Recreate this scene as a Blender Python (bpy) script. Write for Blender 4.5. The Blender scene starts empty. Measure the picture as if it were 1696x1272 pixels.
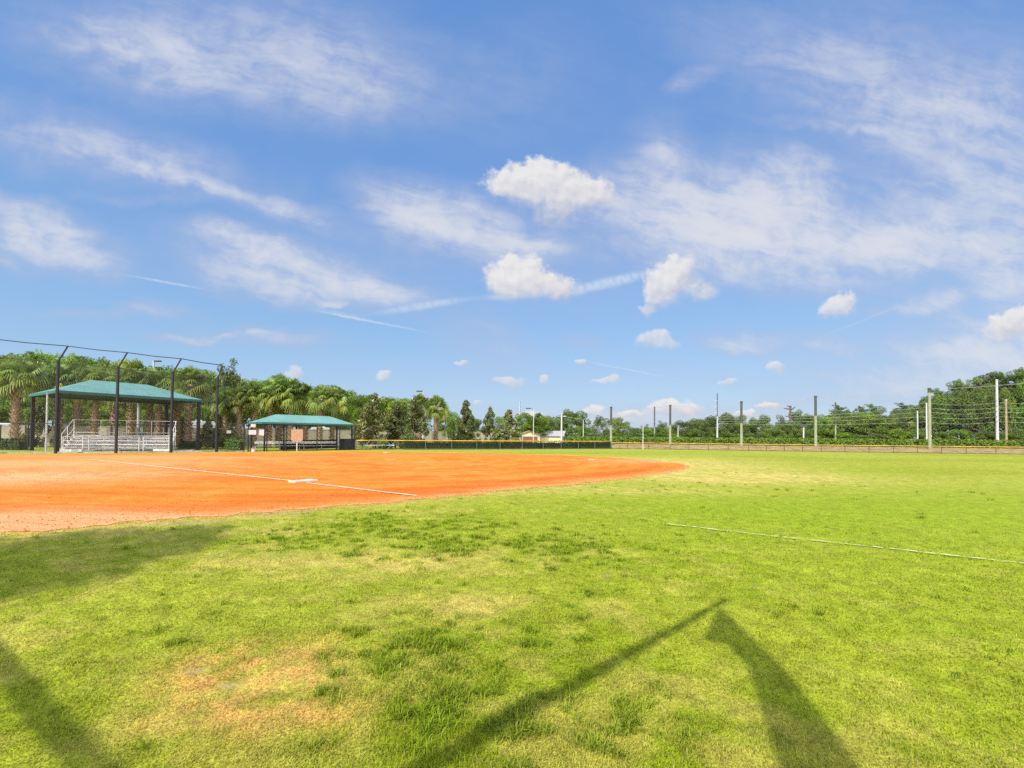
import bpy, bmesh, math, random
import numpy as np
from mathutils import Vector, Matrix, geometry

random.seed(7)
RNG = np.random.default_rng(11)
sc = bpy.context.scene
COL = sc.collection
R = math.radians

# ------------------------------------------------------------------ camera
W0, H0, F = 1696.0, 1272.0, 820.0
CAMH = 1.6
PITCH, ROLL = R(1.2), 0.0085
SHIFT = (723.0 - 636.0 - F * math.tan(PITCH)) / W0
cam_d = bpy.data.cameras.new('camera')
cam = bpy.data.objects.new('camera', cam_d)
COL.objects.link(cam)
cam_d.sensor_width = 36.0
cam_d.lens = F / W0 * 36.0
cam_d.shift_y = SHIFT
cam_d.clip_end = 6000
cam.location = (0, 0, CAMH)
CM = Matrix.Rotation(math.pi / 2 + PITCH, 3, 'X') @ Matrix.Rotation(ROLL, 3, 'Z')
cam.rotation_euler = CM.to_euler()
sc.camera = cam


def ray(px, py):
    return CM @ Vector(((px - W0 / 2) / F, (H0 / 2 - py) / F + SHIFT * W0 / F, -1.0))


def at(px, py, z=0.0):
    """ground point seen at a photo pixel"""
    d = ray(px, py)
    t = (z - CAMH) / d.z
    return Vector((d.x * t, d.y * t, z))


def hor(px):
    """photo row of the horizon at this column"""
    d0, d1 = ray(px, 600), ray(px, 800)
    return 600 + 200 * d0.z / (d0.z - d1.z)


def P(px, Y, z=0.0):
    """ground point at distance Y below photo column px"""
    d = ray(px, hor(px))
    t = Y / d.y
    return Vector((d.x * t, Y, z))


def hgt(px, py, Y):
    d = ray(px, py)
    return CAMH + d.z * Y / d.y


# ------------------------------------------------------------------ materials
def nmat(name):
    m = bpy.data.materials.new(name)
    m.use_nodes = True
    nt = m.node_tree
    nt.nodes.clear()
    out = nt.nodes.new('ShaderNodeOutputMaterial')
    return m, nt, out


def L(nt, a, b):
    nt.links.new(a, b)


def plain(name, col, rough=0.6, metal=0.0, var=0.25, scale=3.0, bump=0.0, spec=0.4):
    m, nt, out = nmat(name)
    b = nt.nodes.new('ShaderNodeBsdfPrincipled')
    tc = nt.nodes.new('ShaderNodeTexCoord')
    n = nt.nodes.new('ShaderNodeTexNoise')
    n.inputs['Scale'].default_value = scale
    n.inputs['Detail'].default_value = 6
    L(nt, tc.outputs['Object'], n.inputs['Vector'])
    r = nt.nodes.new('ShaderNodeValToRGB')
    r.color_ramp.elements[0].position = 0.3
    r.color_ramp.elements[1].position = 0.7
    r.color_ramp.elements[0].color = [c * (1 - var) for c in col] + [1]
    r.color_ramp.elements[1].color = [min(1, c * (1 + var)) for c in col] + [1]
    L(nt, n.outputs['Fac'], r.inputs['Fac'])
    L(nt, r.outputs['Color'], b.inputs['Base Color'])
    b.inputs['Roughness'].default_value = rough
    b.inputs['Metallic'].default_value = metal
    b.inputs['Specular IOR Level'].default_value = spec
    if bump:
        bp = nt.nodes.new('ShaderNodeBump')
        bp.inputs['Strength'].default_value = bump
        bp.inputs['Distance'].default_value = 0.05
        L(nt, n.outputs['Fac'], bp.inputs['Height'])
        L(nt, bp.outputs['Normal'], b.inputs['Normal'])
    L(nt, b.outputs['BSDF'], out.inputs['Surface'])
    return m


def leafmat(name, col, trans=0.35, rough=0.5, spec=0.3, attr=True, tip=None, hue=0.0):
    """leaf surface: colour times the per-clump tint stored on the mesh"""
    m, nt, out = nmat(name)
    b = nt.nodes.new('ShaderNodeBsdfPrincipled')
    b.inputs['Roughness'].default_value = rough
    b.inputs['Specular IOR Level'].default_value = spec
    t = nt.nodes.new('ShaderNodeBsdfTranslucent')
    mix = nt.nodes.new('ShaderNodeMixShader')
    mix.inputs['Fac'].default_value = trans
    at_ = nt.nodes.new('ShaderNodeAttribute')
    at_.attribute_name = 'tint'
    mul = nt.nodes.new('ShaderNodeMix')
    mul.data_type = 'RGBA'
    mul.blend_type = 'MULTIPLY'
    mul.inputs['Factor'].default_value = 1
    mul.inputs['A'].default_value = (*col, 1)
    L(nt, at_.outputs['Color'], mul.inputs['B'])
    oi = nt.nodes.new('ShaderNodeObjectInfo')
    hs = nt.nodes.new('ShaderNodeHueSaturation')
    mr = nt.nodes.new('ShaderNodeMapRange')
    mr.inputs['To Min'].default_value = 0.72
    mr.inputs['To Max'].default_value = 1.3
    L(nt, oi.outputs['Random'], mr.inputs['Value'])
    L(nt, mr.outputs['Result'], hs.inputs['Value'])
    mh = nt.nodes.new('ShaderNodeMapRange')
    mh.inputs['To Min'].default_value = 0.485
    mh.inputs['To Max'].default_value = 0.515
    m7 = nt.nodes.new('ShaderNodeMath'); m7.operation = 'MULTIPLY'; m7.inputs[1].default_value = 7.31
    m8 = nt.nodes.new('ShaderNodeMath'); m8.operation = 'FRACT'
    L(nt, oi.outputs['Random'], m7.inputs[0]); L(nt, m7.outputs[0], m8.inputs[0]); L(nt, m8.outputs[0], mh.inputs['Value'])
    L(nt, mh.outputs['Result'], hs.inputs['Hue'])
    L(nt, mul.outputs['Result'], hs.inputs['Color'])
    c = hs.outputs['Color']
    L(nt, c, b.inputs['Base Color'])
    L(nt, c, t.inputs['Color'])
    L(nt, b.outputs['BSDF'], mix.inputs[1])
    L(nt, t.outputs['BSDF'], mix.inputs[2])
    L(nt, mix.outputs['Shader'], out.inputs['Surface'])
    return m


def meshmat(name, col, cell=0.06, wire=0.006):
    """woven wire: diamonds cut in the UV, which is laid out in metres"""
    m, nt, out = nmat(name)
    b = nt.nodes.new('ShaderNodeBsdfPrincipled')
    b.inputs['Base Color'].default_value = (*col, 1)
    b.inputs['Roughness'].default_value = 0.5
    tr = nt.nodes.new('ShaderNodeBsdfTransparent')
    mix = nt.nodes.new('ShaderNodeMixShader')
    uv = nt.nodes.new('ShaderNodeUVMap')
    sp = nt.nodes.new('ShaderNodeSeparateXYZ')
    L(nt, uv.outputs['UV'], sp.inputs[0])

    def M(op, a, bb):
        n = nt.nodes.new('ShaderNodeMath')
        n.operation = op
        for i, v in enumerate((a, bb)):
            if v is None:
                continue
            if isinstance(v, (int, float)):
                n.inputs[i].default_value = v
            else:
                L(nt, v, n.inputs[i])
        return n.outputs[0]
    s = M('ADD', sp.outputs[0], sp.outputs[1])
    d = M('SUBTRACT', sp.outputs[0], sp.outputs[1])
    a1 = M('LESS_THAN', M('FLOORED_MODULO', s, cell), wire)
    a2 = M('LESS_THAN', M('FLOORED_MODULO', d, cell), wire)
    L(nt, M('MAXIMUM', a1, a2), mix.inputs['Fac'])
    L(nt, tr.outputs[0], mix.inputs[1])
    L(nt, b.outputs[0], mix.inputs[2])
    L(nt, mix.outputs[0], out.inputs['Surface'])
    return m


M_BLACK = plain('black_steel', (0.014, 0.016, 0.021), 0.55, var=0.3)
M_GREYP = plain('grey_post', (0.12, 0.125, 0.12), 0.6)
M_BLACKCLOTH = plain('black_windscreen', (0.018, 0.02, 0.02), 0.9, var=0.5, scale=1.5)
M_ALU = plain('aluminium', (0.74, 0.73, 0.71), 0.5, 0.0, var=0.1)
M_GALV = plain('galvanised_steel', (0.46, 0.46, 0.47), 0.55, 0.0, var=0.15)
M_TEAL = plain('teal_roof', (0.145, 0.305, 0.275), 0.5, var=0.12, scale=0.8)
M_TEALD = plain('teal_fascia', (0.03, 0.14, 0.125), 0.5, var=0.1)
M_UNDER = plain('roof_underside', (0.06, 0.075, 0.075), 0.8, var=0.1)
M_WHITE = plain('white_paint', (0.50, 0.50, 0.49), 0.5, var=0.1)
M_BASE = plain('base_rubber', (0.60, 0.48, 0.36), 0.6, var=0.2, scale=8)
M_BASEW = plain('pale_base', (0.66, 0.57, 0.46), 0.6, var=0.12, scale=6)
M_SIGNW = plain('sign_white', (0.55, 0.49, 0.49), 0.5, var=0.14, scale=9)
M_SIGNT = plain('sign_tan', (0.38, 0.245, 0.155), 0.6, var=0.32, scale=9)
M_YEL = plain('yellow_cap', (0.50, 0.285, 0.03), 0.6, var=0.38, scale=0.9)
M_CONC = plain('concrete', (0.48, 0.44, 0.39), 0.9, var=0.2)
M_WALL = plain('precast_wall', (0.37, 0.33, 0.25), 0.9, var=0.14, scale=1.2, bump=0.2)
M_CPOLE = plain('concrete_pole', (0.42, 0.44, 0.47), 0.7, var=0.12)
M_WOODP = plain('wood_pole', (0.30, 0.22, 0.14), 0.85, var=0.3)
M_POLEG = plain('grey_green_pole', (0.25, 0.27, 0.18), 0.75, var=0.2)
M_POLED = plain('dark_pole', (0.06, 0.065, 0.06), 0.7, var=0.2)
M_WIRE = plain('wire', (0.36, 0.38, 0.34), 0.6)
M_NETC = plain('net_cable', (0.28, 0.30, 0.32), 0.6)
M_WIRED = plain('dark_wire', (0.05, 0.05, 0.055), 0.6)
M_BARK = plain('bark', (0.13, 0.10, 0.075), 0.95, var=0.45, scale=6, bump=0.6)
M_PALMT = plain('palm_trunk', (0.32, 0.22, 0.15), 0.95, var=0.45, scale=5, bump=0.7)
M_BOOT = plain('palm_boots', (0.42, 0.30, 0.21), 0.95, var=0.4, scale=7)
M_DEADW = plain('dead_wood', (0.10, 0.075, 0.06), 0.95, var=0.3)
M_CHAIN = meshmat('chain_link', (0.02, 0.02, 0.022), 0.075, 0.0065)
M_NET = meshmat('net_mesh', (0.05, 0.05, 0.05), 0.3, 0.005)
M_GLASS = plain('dark_glass', (0.03, 0.035, 0.045), 0.12, spec=0.6)
M_TYRE = plain('tyre', (0.02, 0.02, 0.02), 0.9)
M_RIM = plain('rim', (0.45, 0.45, 0.46), 0.35, 0.7)
M_ROOFG = plain('metal_roof', (0.33, 0.33, 0.35), 0.7, 0.0, var=0.12)
M_CREAM = plain('cream_stucco', (0.62, 0.53, 0.36), 0.85, var=0.1)
M_CREAM2 = plain('pale_stucco', (0.58, 0.55, 0.46), 0.85, var=0.1)
M_BROWN = plain('brown_door', (0.20, 0.085, 0.05), 0.6, var=0.2)
M_ROOFT = plain('tan_roof', (0.50, 0.36, 0.26), 0.8)
M_RED = plain('red_fascia', (0.30, 0.10, 0.06), 0.7, var=0.2)
M_BLUE = plain('blue_frame', (0.10, 0.25, 0.33), 0.5)
M_LENS = plain('lamp_lens', (0.6, 0.6, 0.58), 0.3)
CARCOLS = {
    'white': plain('car_white', (0.72, 0.73, 0.75), 0.25, var=0.03, spec=0.6),
    'silver': plain('car_silver', (0.36, 0.38, 0.42), 0.3, 0.5, var=0.03, spec=0.6),
    'grey': plain('car_grey', (0.13, 0.14, 0.16), 0.3, 0.4, var=0.03, spec=0.6),
    'blue': plain('car_blue', (0.10, 0.13, 0.22), 0.3, 0.3, var=0.03, spec=0.6),
    'black': plain('car_black', (0.015, 0.016, 0.02), 0.2, var=0.03, spec=0.6),
}
M_BROAD = leafmat('broadleaf_green', (0.135, 0.22, 0.020), 0.35)
M_BROADY = leafmat('yellow_green_leaf', (0.185, 0.27, 0.022), 0.35)
M_OAK = leafmat('oak_green', (0.105, 0.165, 0.028), 0.3)
M_GREYG = leafmat('grey_green_leaf', (0.12, 0.165, 0.05), 0.3)
M_MAG = leafmat('magnolia_leaf', (0.120, 0.158, 0.046), 0.22, rough=0.35, spec=0.5)
M_PINE = leafmat('pine_needles', (0.115, 0.175, 0.035), 0.25)
M_PALM = leafmat('palm_frond', (0.185, 0.258, 0.060), 0.33, rough=0.4, spec=0.5)
M_PALMDEAD = leafmat('dead_frond', (0.42, 0.33, 0.16), 0.3)
M_HEDGE = leafmat('hedge_leaf', (0.145, 0.25, 0.028), 0.3)
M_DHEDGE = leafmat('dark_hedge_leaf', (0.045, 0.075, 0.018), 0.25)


# ------------------------------------------------------------------ mesh helpers
class MB:
    def __init__(s):
        s.v, s.f, s.uv = [], [], {}

    def quad(s, a, b, c, d, uv=None):
        i = len(s.v)
        s.v += [tuple(a), tuple(b), tuple(c), tuple(d)]
        s.f.append((i, i + 1, i + 2, i + 3))
        if uv:
            s.uv[len(s.f) - 1] = uv

    def tri(s, a, b, c):
        i = len(s.v)
        s.v += [tuple(a), tuple(b), tuple(c)]
        s.f.append((i, i + 1, i + 2))

    def box(s, c, size, rz=0.0, ax=None):
        c = Vector(c)
        if ax is None:
            ax = (Vector((math.cos(rz), math.sin(rz), 0)), Vector((-math.sin(rz), math.cos(rz), 0)), Vector((0, 0, 1)))
        h = [x / 2 for x in size]
        i = len(s.v)
        for sz in (-1, 1):
            for sx, sy in ((-1, -1), (1, -1), (1, 1), (-1, 1)):
                s.v.append(tuple(c + ax[0] * h[0] * sx + ax[1] * h[1] * sy + ax[2] * h[2] * sz))
        for q in ((3, 2, 1, 0), (4, 5, 6, 7), (0, 1, 5, 4), (1, 2, 6, 5), (2, 3, 7, 6), (3, 0, 4, 7)):
            s.f.append(tuple(i + k for k in q))

    def beam(s, p0, p1, w, h):
        """rectangular bar between two points, w sideways and h up"""
        p0, p1 = Vector(p0), Vector(p1)
        d = (p1 - p0)
        ln = d.length
        d.normalize()
        up = Vector((0, 0, 1)) if abs(d.z) < 0.95 else Vector((1, 0, 0))
        sd = d.cross(up).normalized()
        u = sd.cross(d)
        s.box((p0 + p1) / 2, (ln, w, h), ax=(d, sd, u))

    def tube(s, pts, r, n=8, cap=True):
        pts = [Vector(p) for p in pts]
        if isinstance(r, (int, float)):
            r = [r] * len(pts)
        base = len(s.v)
        ref = None
        for k, p in enumerate(pts):
            d = (pts[min(k + 1, len(pts) - 1)] - pts[max(k - 1, 0)]).normalized()
            if ref is None:
                ref = Vector((1, 0, 0)) if abs(d.x) < 0.8 else Vector((0, 1, 0))
            a = (ref - d * ref.dot(d)).normalized()
            ref = a
            b = d.cross(a)
            for j in range(n):
                t = 2 * math.pi * j / n
                s.v.append(tuple(p + (a * math.cos(t) + b * math.sin(t)) * r[k]))
        for k in range(len(pts) - 1):
            for j in range(n):
                j2 = (j + 1) % n
                s.f.append((base + k * n + j, base + k * n + j2, base + (k + 1) * n + j2, base + (k + 1) * n + j))
        if cap:
            s.f.append(tuple(base + j for j in reversed(range(n))))
            e = base + (len(pts) - 1) * n
            s.f.append(tuple(e + j for j in range(n)))

    def prism(s, poly, p0, ax_u, ax_v, ax_w, depth):
        """polygon (u, v) extruded by depth along w, centred"""
        p0 = Vector(p0)
        i = len(s.v)
        n = len(poly)
        for k in (-0.5, 0.5):
            for u, v in poly:
                s.v.append(tuple(p0 + ax_u * u + ax_v * v + ax_w * depth * k))
        s.f.append(tuple(i + j for j in reversed(range(n))))
        s.f.append(tuple(i + n + j for j in range(n)))
        for j in range(n):
            j2 = (j + 1) % n
            s.f.append((i + j, i + j2, i + n + j2, i + n + j))

    def build(s, name, mat, parent=None, smooth=False, bevel=0.0):
        me = bpy.data.meshes.new(name)
        me.from_pydata(s.v, [], s.f)
        if s.uv:
            ul = me.uv_layers.new(name='UVMap')
            for pi, uvs in s.uv.items():
                for k, li in enumerate(me.polygons[pi].loop_indices):
                    ul.data[li].uv = uvs[k]
        me.materials.append(mat)
        if smooth:
            me.shade_smooth()
        me.update()
        o = bpy.data.objects.new(name, me)
        COL.objects.link(o)
        if parent:
            o.parent = parent
        if bevel:
            md = o.modifiers.new('bevel', 'BEVEL')
            md.width = bevel
            md.segments = 2
        return o


def tag(o, label, cat, group=None):
    o['label'] = label
    o['category'] = cat
    if group:
        o['group'] = group
    return o


def thing(name, label, cat, loc=(0, 0, 0), rz=0.0, group=None):
    o = bpy.data.objects.new(name, None)
    o.empty_display_size = 0.3
    COL.objects.link(o)
    o.location = loc
    o.rotation_euler = (0, 0, rz)
    return tag(o, label, cat, group)


def copy_tree(src, loc, rz, scale=(1, 1, 1), label=None, cat=None, group=None, mats=None):
    def cp(o, par):
        c = o.copy()
        COL.objects.link(c)
        c.parent = par
        for ch in o.children:
            cp(ch, c)
        return c
    r = cp(src, None)
    r.location = loc
    r.rotation_euler = (0, 0, rz)
    r.scale = scale
    if label:
        r['label'] = label
    if cat:
        r['category'] = cat
    if group:
        r['group'] = group
    elif 'group' in r:
        del r['group']
    return r


def struct(o):
    o['kind'] = 'structure'
    return o


def np_mesh(name, V, Fq, mat, tint=None, parent=None, link=True):
    """V (n,3), Fq (m,k) with k = 3 or 4 indices"""
    me = bpy.data.meshes.new(name)
    V = np.asarray(V, dtype=np.float32)
    Fq = np.asarray(Fq, dtype=np.int32)
    k = Fq.shape[1]
    me.vertices.add(len(V))
    me.vertices.foreach_set('co', V.ravel())
    me.loops.add(Fq.size)
    me.loops.foreach_set('vertex_index', Fq.ravel())
    me.polygons.add(len(Fq))
    me.polygons.foreach_set('loop_start', np.arange(0, Fq.size, k, dtype=np.int32))
    me.polygons.foreach_set('loop_total', np.full(len(Fq), k, dtype=np.int32))
    me.update(calc_edges=True)
    if tint is not None:
        ca = me.color_attributes.new('tint', 'FLOAT_COLOR', 'POINT')
        t = np.ones((len(V), 4), dtype=np.float32)
        t[:, :3] = tint
        ca.data.foreach_set('color', t.ravel())
    me.materials.append(mat)
    if not link:
        return me
    o = bpy.data.objects.new(name, me)
    COL.objects.link(o)
    if parent:
        o.parent = parent
    return o


# ------------------------------------------------------------------ noise
_TAB = RNG.random((256, 256))


def vnoise(x, y, s=0):
    x = x + s * 37.7
    y = y + s * 91.3
    xi, yi = np.floor(x).astype(int), np.floor(y).astype(int)
    fx, fy = x - xi, y - yi
    fx, fy = fx * fx * (3 - 2 * fx), fy * fy * (3 - 2 * fy)
    a = _TAB[xi & 255, yi & 255]
    b = _TAB[(xi + 1) & 255, yi & 255]
    c = _TAB[xi & 255, (yi + 1) & 255]
    d = _TAB[(xi + 1) & 255, (yi + 1) & 255]
    return (a * (1 - fx) + b * fx) * (1 - fy) + (c * (1 - fx) + d * fx) * fy


def fbm(x, y, s=0, o=4):
    t, a, n = 0, 0.5, 0
    for k in range(o):
        t = t + a * vnoise(x * 2 ** k, y * 2 ** k, s + k * 3)
        n += a
        a *= 0.55
    return t / n


def sstep(a, b, x):
    t = np.clip((x - a) / (b - a), 0, 1)
    return t * t * (3 - 2 * t)


# ------------------------------------------------------------------ the field
DIRT_NEAR = [(-420, 925), (-200, 903), (0, 884), (150, 871), (300, 858), (450, 846), (600, 835), (720, 825), (850, 811), (950, 801),
             (1030, 793), (1090, 786), (1128, 779), (1141, 773.5)]
DIRT_FAR = [(1137, 770), (1115, 766.2), (1080, 762.5), (1030, 758.6), (980, 755.8), (900, 753), (820, 751), (740, 749.4), (660, 748.2), (590, 747.4),
            (500, 748.2), (430, 748.8), (360, 749.2), (283, 750.4), (192, 751.2), (92, 751.8), (0, 752.6), (-150, 754.0), (-420, 757)]


def _smooth_outline():
    pts = []
    near = [at(*p) for p in DIRT_NEAR]
    far = [at(*p) for p in DIRT_FAR]
    ring = near + far
    out = []
    for i, a in enumerate(ring):
        b = ring[(i + 1) % len(ring)]
        n = max(2, int((b - a).length / (0.05 if i < len(near) else 0.4)))
        n = min(n, 220)
        for k in range(n):
            p = a.lerp(b, k / n)
            out.append((p.x, p.y))
    o = np.array(out)
    # relax corners a little, then roughen the edge
    for _ in range(12):
        o = 0.5 * o + 0.25 * np.roll(o, 1, 0) + 0.25 * np.roll(o, -1, 0)
    d = np.roll(o, -1, 0) - np.roll(o, 1, 0)
    nn = np.stack([d[:, 1], -d[:, 0]], 1)
    nn /= np.maximum(1e-6, np.linalg.norm(nn, axis=1))[:, None]
    w = (fbm(o[:, 0] * 1.5, o[:, 1] * 1.5, 5, 5) - 0.5) * 0.75 + (vnoise(o[:, 0] * 14, o[:, 1] * 14, 9) - 0.5) * 0.2 + (vnoise(o[:, 0] * 5, o[:, 1] * 5, 19) - 0.5) * 0.16
    far_m = (o[:, 1] > 36)
    w[far_m] *= 0.2
    return o + nn * w[:, None]


OUT = _smooth_outline()


def inside_and_dist(x, y):
    """signed distance to the dirt outline (positive inside); x, y 1-D"""
    res_in = np.zeros(len(x), bool)
    best = np.full(len(x), 1e9)
    st = OUT[::4]
    A, B = st, np.roll(st, -1, 0)
    for c in range(0, len(x), 20000):
        xs, ys = x[c:c + 20000, None], y[c:c + 20000, None]
        ay, by = A[None, :, 1], B[None, :, 1]
        cond = (ay > ys) != (by > ys)
        xc = A[None, :, 0] + (ys - ay) * (B[None, :, 0] - A[None, :, 0]) / np.where(by - ay == 0, 1e-9, by - ay)
        res_in[c:c + 20000] = (np.sum(cond & (xs < xc), 1) % 2) == 1
        d2 = (xs - A[None, :, 0]) ** 2 + (ys - A[None, :, 1]) ** 2
        best[c:c + 20000] = np.sqrt(d2.min(1))
    return np.where(res_in, best, -best)


def blob(x, y, px, py, rx, ry, rot=0.0):
    """soft spot on the ground; centre by photo pixel, radii in metres"""
    c = at(px, py)
    dx, dy = x - c.x, y - c.y
    cr, sr = math.cos(rot), math.sin(rot)
    u, v = (dx * cr + dy * sr) / rx, (-dx * sr + dy * cr) / ry
    return np.exp(-(u * u + v * v))


def mixc(a, b, t):
    return a * (1 - t[:, None]) + np.array(b)[None, :] * t[:, None]


def coarse_mask(x, y):
    """where the coarse dark tufts grow"""
    m = (0.62 * blob(x, y, 850, 1060, 1.3, 1.0) + 0.8 * blob(x, y, 640, 870, 2.0, 1.3) + 0.9 * blob(x, y, 860, 905, 2.0, 1.4)
         + 0.55 * blob(x, y, 1180, 810, 3.2, 1.6) + 0.45 * blob(x, y, 700, 1120, 0.55, 0.7) + 0.4 * blob(x, y, 250, 1060, 1.2, 0.9)
         + 0.5 * blob(x, y, 880, 1200, .8, .4) + .35 * blob(x, y, 1500, 1040, 1.4, .8) + .5 * blob(x, y, 420, 900, 2, .8))
    n = fbm(x * 6.5, y * 6.5, 21, 3)
    return sstep(0.0, 0.10, n * 0.80 + 0.32 * fbm(x * 1.1, y * 1.1, 23, 3) - (0.845 - 0.37 * np.clip(m, 0, 1.1)))


def grass_colour(x, y, sd):
    r = np.hypot(x, y)
    big = fbm(x * 0.10, y * 0.10, 1, 4)
    mid = fbm(x * 0.55, y * 0.55, 4, 4)
    fine = fbm(x * 3.0, y * 3.0, 8, 4)
    c = np.tile(np.array([0.335, 0.362, 0.040]), (len(x), 1))
    c = mixc(c, (0.245, 0.300, 0.018), sstep(0.46, 0.66, mid * 0.6 + big * 0.4) * 0.9)
    c = mixc(c, (0.50, 0.42, 0.11), sstep(0.46, 0.68, mid * 0.45 + fine * 0.55) * 0.6)
    rgt = sstep(0.5, 4.0, x)
    c = mixc(c, (0.285, 0.345, 0.024), rgt * 0.45)
    # far outfield paler, in broad mown streaks
    st = fbm(x * 0.05 + y * 0.01, y * 0.16, 31, 4)
    far = sstep(12, 34, r)
    c = mixc(c, (0.35, 0.368, 0.052), far * (0.35 + 0.5 * sstep(0.4, 0.65, st)))
    c = mixc(c, (0.26, 0.30, 0.022), far * sstep(0.55, 0.7, fbm(x * 0.08, y * 0.25, 33, 3)) * 0.55)
    # vivid smooth green to the right
    vg = np.clip(blob(x, y, 1600, 850, 10, 4.2, 0.2) + 0.8 * blob(x, y, 1350, 842, 4, 1.3, 0.2), 0, 1)
    c = mixc(c, (0.250, 0.330, 0.016), vg * 0.8)
    # dry halo round the dirt
    halo = np.exp(np.minimum(0, sd) / 0.55) * (sd <= 0)
    c = mixc(c, (0.52, 0.39, 0.12), np.clip(halo * (0.55 + 0.9 * (fine - 0.3)), 0, 1))
    lip = np.exp(np.minimum(0, sd) / 0.16) * (sd <= 0)
    c = mixc(c, (0.66, 0.36, 0.13), np.clip(lip * (0.75 + 0.8 * (fine - 0.4)), 0, 1))
    dry = np.clip(blob(x, y, 1165, 790, 3.4, 3.2) + blob(x, y, 1270, 789, 4.0, 2.6) + 1.1 * blob(x, y, 1150, 770, 4.5, 6) + 0.7 * blob(x, y, 1040, 812, 3.2, 1.0)
                  + 0.9 * blob(x, y, 1100, 760, 8, 5) * 0.6 + 0.8 * blob(x, y, 600, 930, 1.7, .7) + .7 * blob(x, y, 760, 1000, 0.6, 0.5) + .6 * blob(x, y, 250, 880, 2.2, .4), 0, 1)
    c = mixc(c, (0.56, 0.445, 0.14), dry * (0.45 + 0.7 * sstep(0.35, 0.65, fine)))
    # sandy orange wear by the front left
    org = np.clip(blob(x, y, 455, 1110, 0.52, 0.55) + 0.8 * blob(x, y, 400, 1170, 0.5, 0.35) + 0.55 * blob(x, y, 545, 1180, 0.3, .2) + 0.5 * blob(x, y, 340, 1100, 0.4, 0.3), 0, 1)
    c = mixc(c, (0.60, 0.375, 0.125), np.clip(org * (0.12 + 0.85 * sstep(.30, .72, 0.5 * fbm(x * 7, y * 7, 14, 3) + 0.5 * fbm(x * 2.4, y * 2.4, 15, 3))), 0, 1))
    for px, py, a, b in ((325, 1110, 0.055, 0.022), (380, 1132, 0.055, 0.026), (490, 848, 0.35, 0.13), (305, 866, .6, .12), (440, 851, .3, .1)):
        g = blob(x, y, px, py, a, b, 0.3)
        c = mixc(c, (0.42, 0.31, 0.18), np.clip(g * 1.3 * (0.5 + fine), 0, 0.85))
    cm = coarse_mask(x, y)
    c = mixc(c, (0.21, 0.275, 0.018), cm * 0.45)
    c *= (0.62 + 0.56 * fbm(x * 9, y * 9, 17, 4))[:, None] * np.array([[0.975, 1.0, .86]])
    return c


# ---- ground sheet: rings round the camera, out to the horizon
def make_ground():
    rr = np.concatenate([[0.0], np.geomspace(0.4, 140, 520), np.geomspace(150, 4500, 16)])
    fine = np.linspace(R(90 - 58), R(90 + 58), 760)
    rest = np.linspace(R(90 + 58), R(90 - 58 + 360), 90)[1:-1]
    th = np.concatenate([fine, rest])
    n = len(th)
    X = (rr[1:, None] * np.cos(th)[None]).ravel()
    Y = (rr[1:, None] * np.sin(th)[None]).ravel()
    V = np.zeros((len(X), 3))
    V[:, 0], V[:, 1] = X, Y
    near = np.hypot(X, Y) < 9
    V[:, 2] = 0
    m = len(rr) - 1
    i = np.arange(m - 1)[:, None] * n
    j = np.arange(n)[None]
    j2 = (j + 1) % n
    Fq = np.stack([i + j, i + n + j, i + n + j2, i + j2], -1).reshape(-1, 4)
    sd = inside_and_dist(X, Y)
    V[:, 2] = np.where(sd < -0.15, (fbm(X * 2.5, Y * 2.5, 51, 4) - 0.5) * 0.05 * sstep(-0.15, -0.8, sd) * sstep(30, 6, np.hypot(X, Y)), 0) - 0.004
    col = grass_colour(X, Y, np.minimum(sd, 0))
    far = np.hypot(X, Y) > 150
    col[far] = (0.10, 0.14, 0.03)
    o = np_mesh('ground', V, Fq, ground_mat(), tint=col)
    # close the middle
    o.data.shade_smooth()
    return struct(o)


def ground_mat():
    m, nt, out = nmat('lawn')
    b = nt.nodes.new('ShaderNodeBsdfPrincipled')
    b.inputs['Roughness'].default_value = 0.9
    b.inputs['Specular IOR Level'].default_value = 0.1
    a = nt.nodes.new('ShaderNodeAttribute')
    a.attribute_name = 'tint'
    g = nt.nodes.new('ShaderNodeNewGeometry')
    n = nt.nodes.new('ShaderNodeTexNoise')
    n.inputs['Scale'].default_value = 38
    n.inputs['Detail'].default_value = 4
    L(nt, g.outputs['Position'], n.inputs['Vector'])
    n2 = nt.nodes.new('ShaderNodeTexNoise')
    n2.inputs['Scale'].default_value = 6
    n2.inputs['Detail'].default_value = 6
    n2.inputs['Roughness'].default_value = 0.7
    L(nt, g.outputs['Position'], n2.inputs['Vector'])
    ad = nt.nodes.new('ShaderNodeMath'); ad.operation = 'ADD'
    L(nt, n.outputs['Fac'], ad.inputs[0]); L(nt, n2.outputs['Fac'], ad.inputs[1])
    mr = nt.nodes.new('ShaderNodeMapRange')
    mr.inputs['From Min'].default_value = 0.6; mr.inputs['From Max'].default_value = 1.4
    mr.inputs['To Min'].default_value = 0.62; mr.inputs['To Max'].default_value = 1.35
    L(nt, ad.outputs[0], mr.inputs['Value'])
    vm = nt.nodes.new('ShaderNodeVectorMath'); vm.operation = 'SCALE'
    L(nt, a.outputs['Color'], vm.inputs[0]); L(nt, mr.outputs['Result'], vm.inputs['Scale'])
    L(nt, vm.outputs[0], b.inputs['Base Color'])
    bp = nt.nodes.new('ShaderNodeBump')
    bp.inputs['Strength'].default_value = 0.5
    bp.inputs['Distance'].default_value = 0.03
    L(nt, ad.outputs[0], bp.inputs['Height'])
    L(nt, bp.outputs['Normal'], b.inputs['Normal'])
    L(nt, b.outputs['BSDF'], out.inputs['Surface'])
    return m


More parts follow.
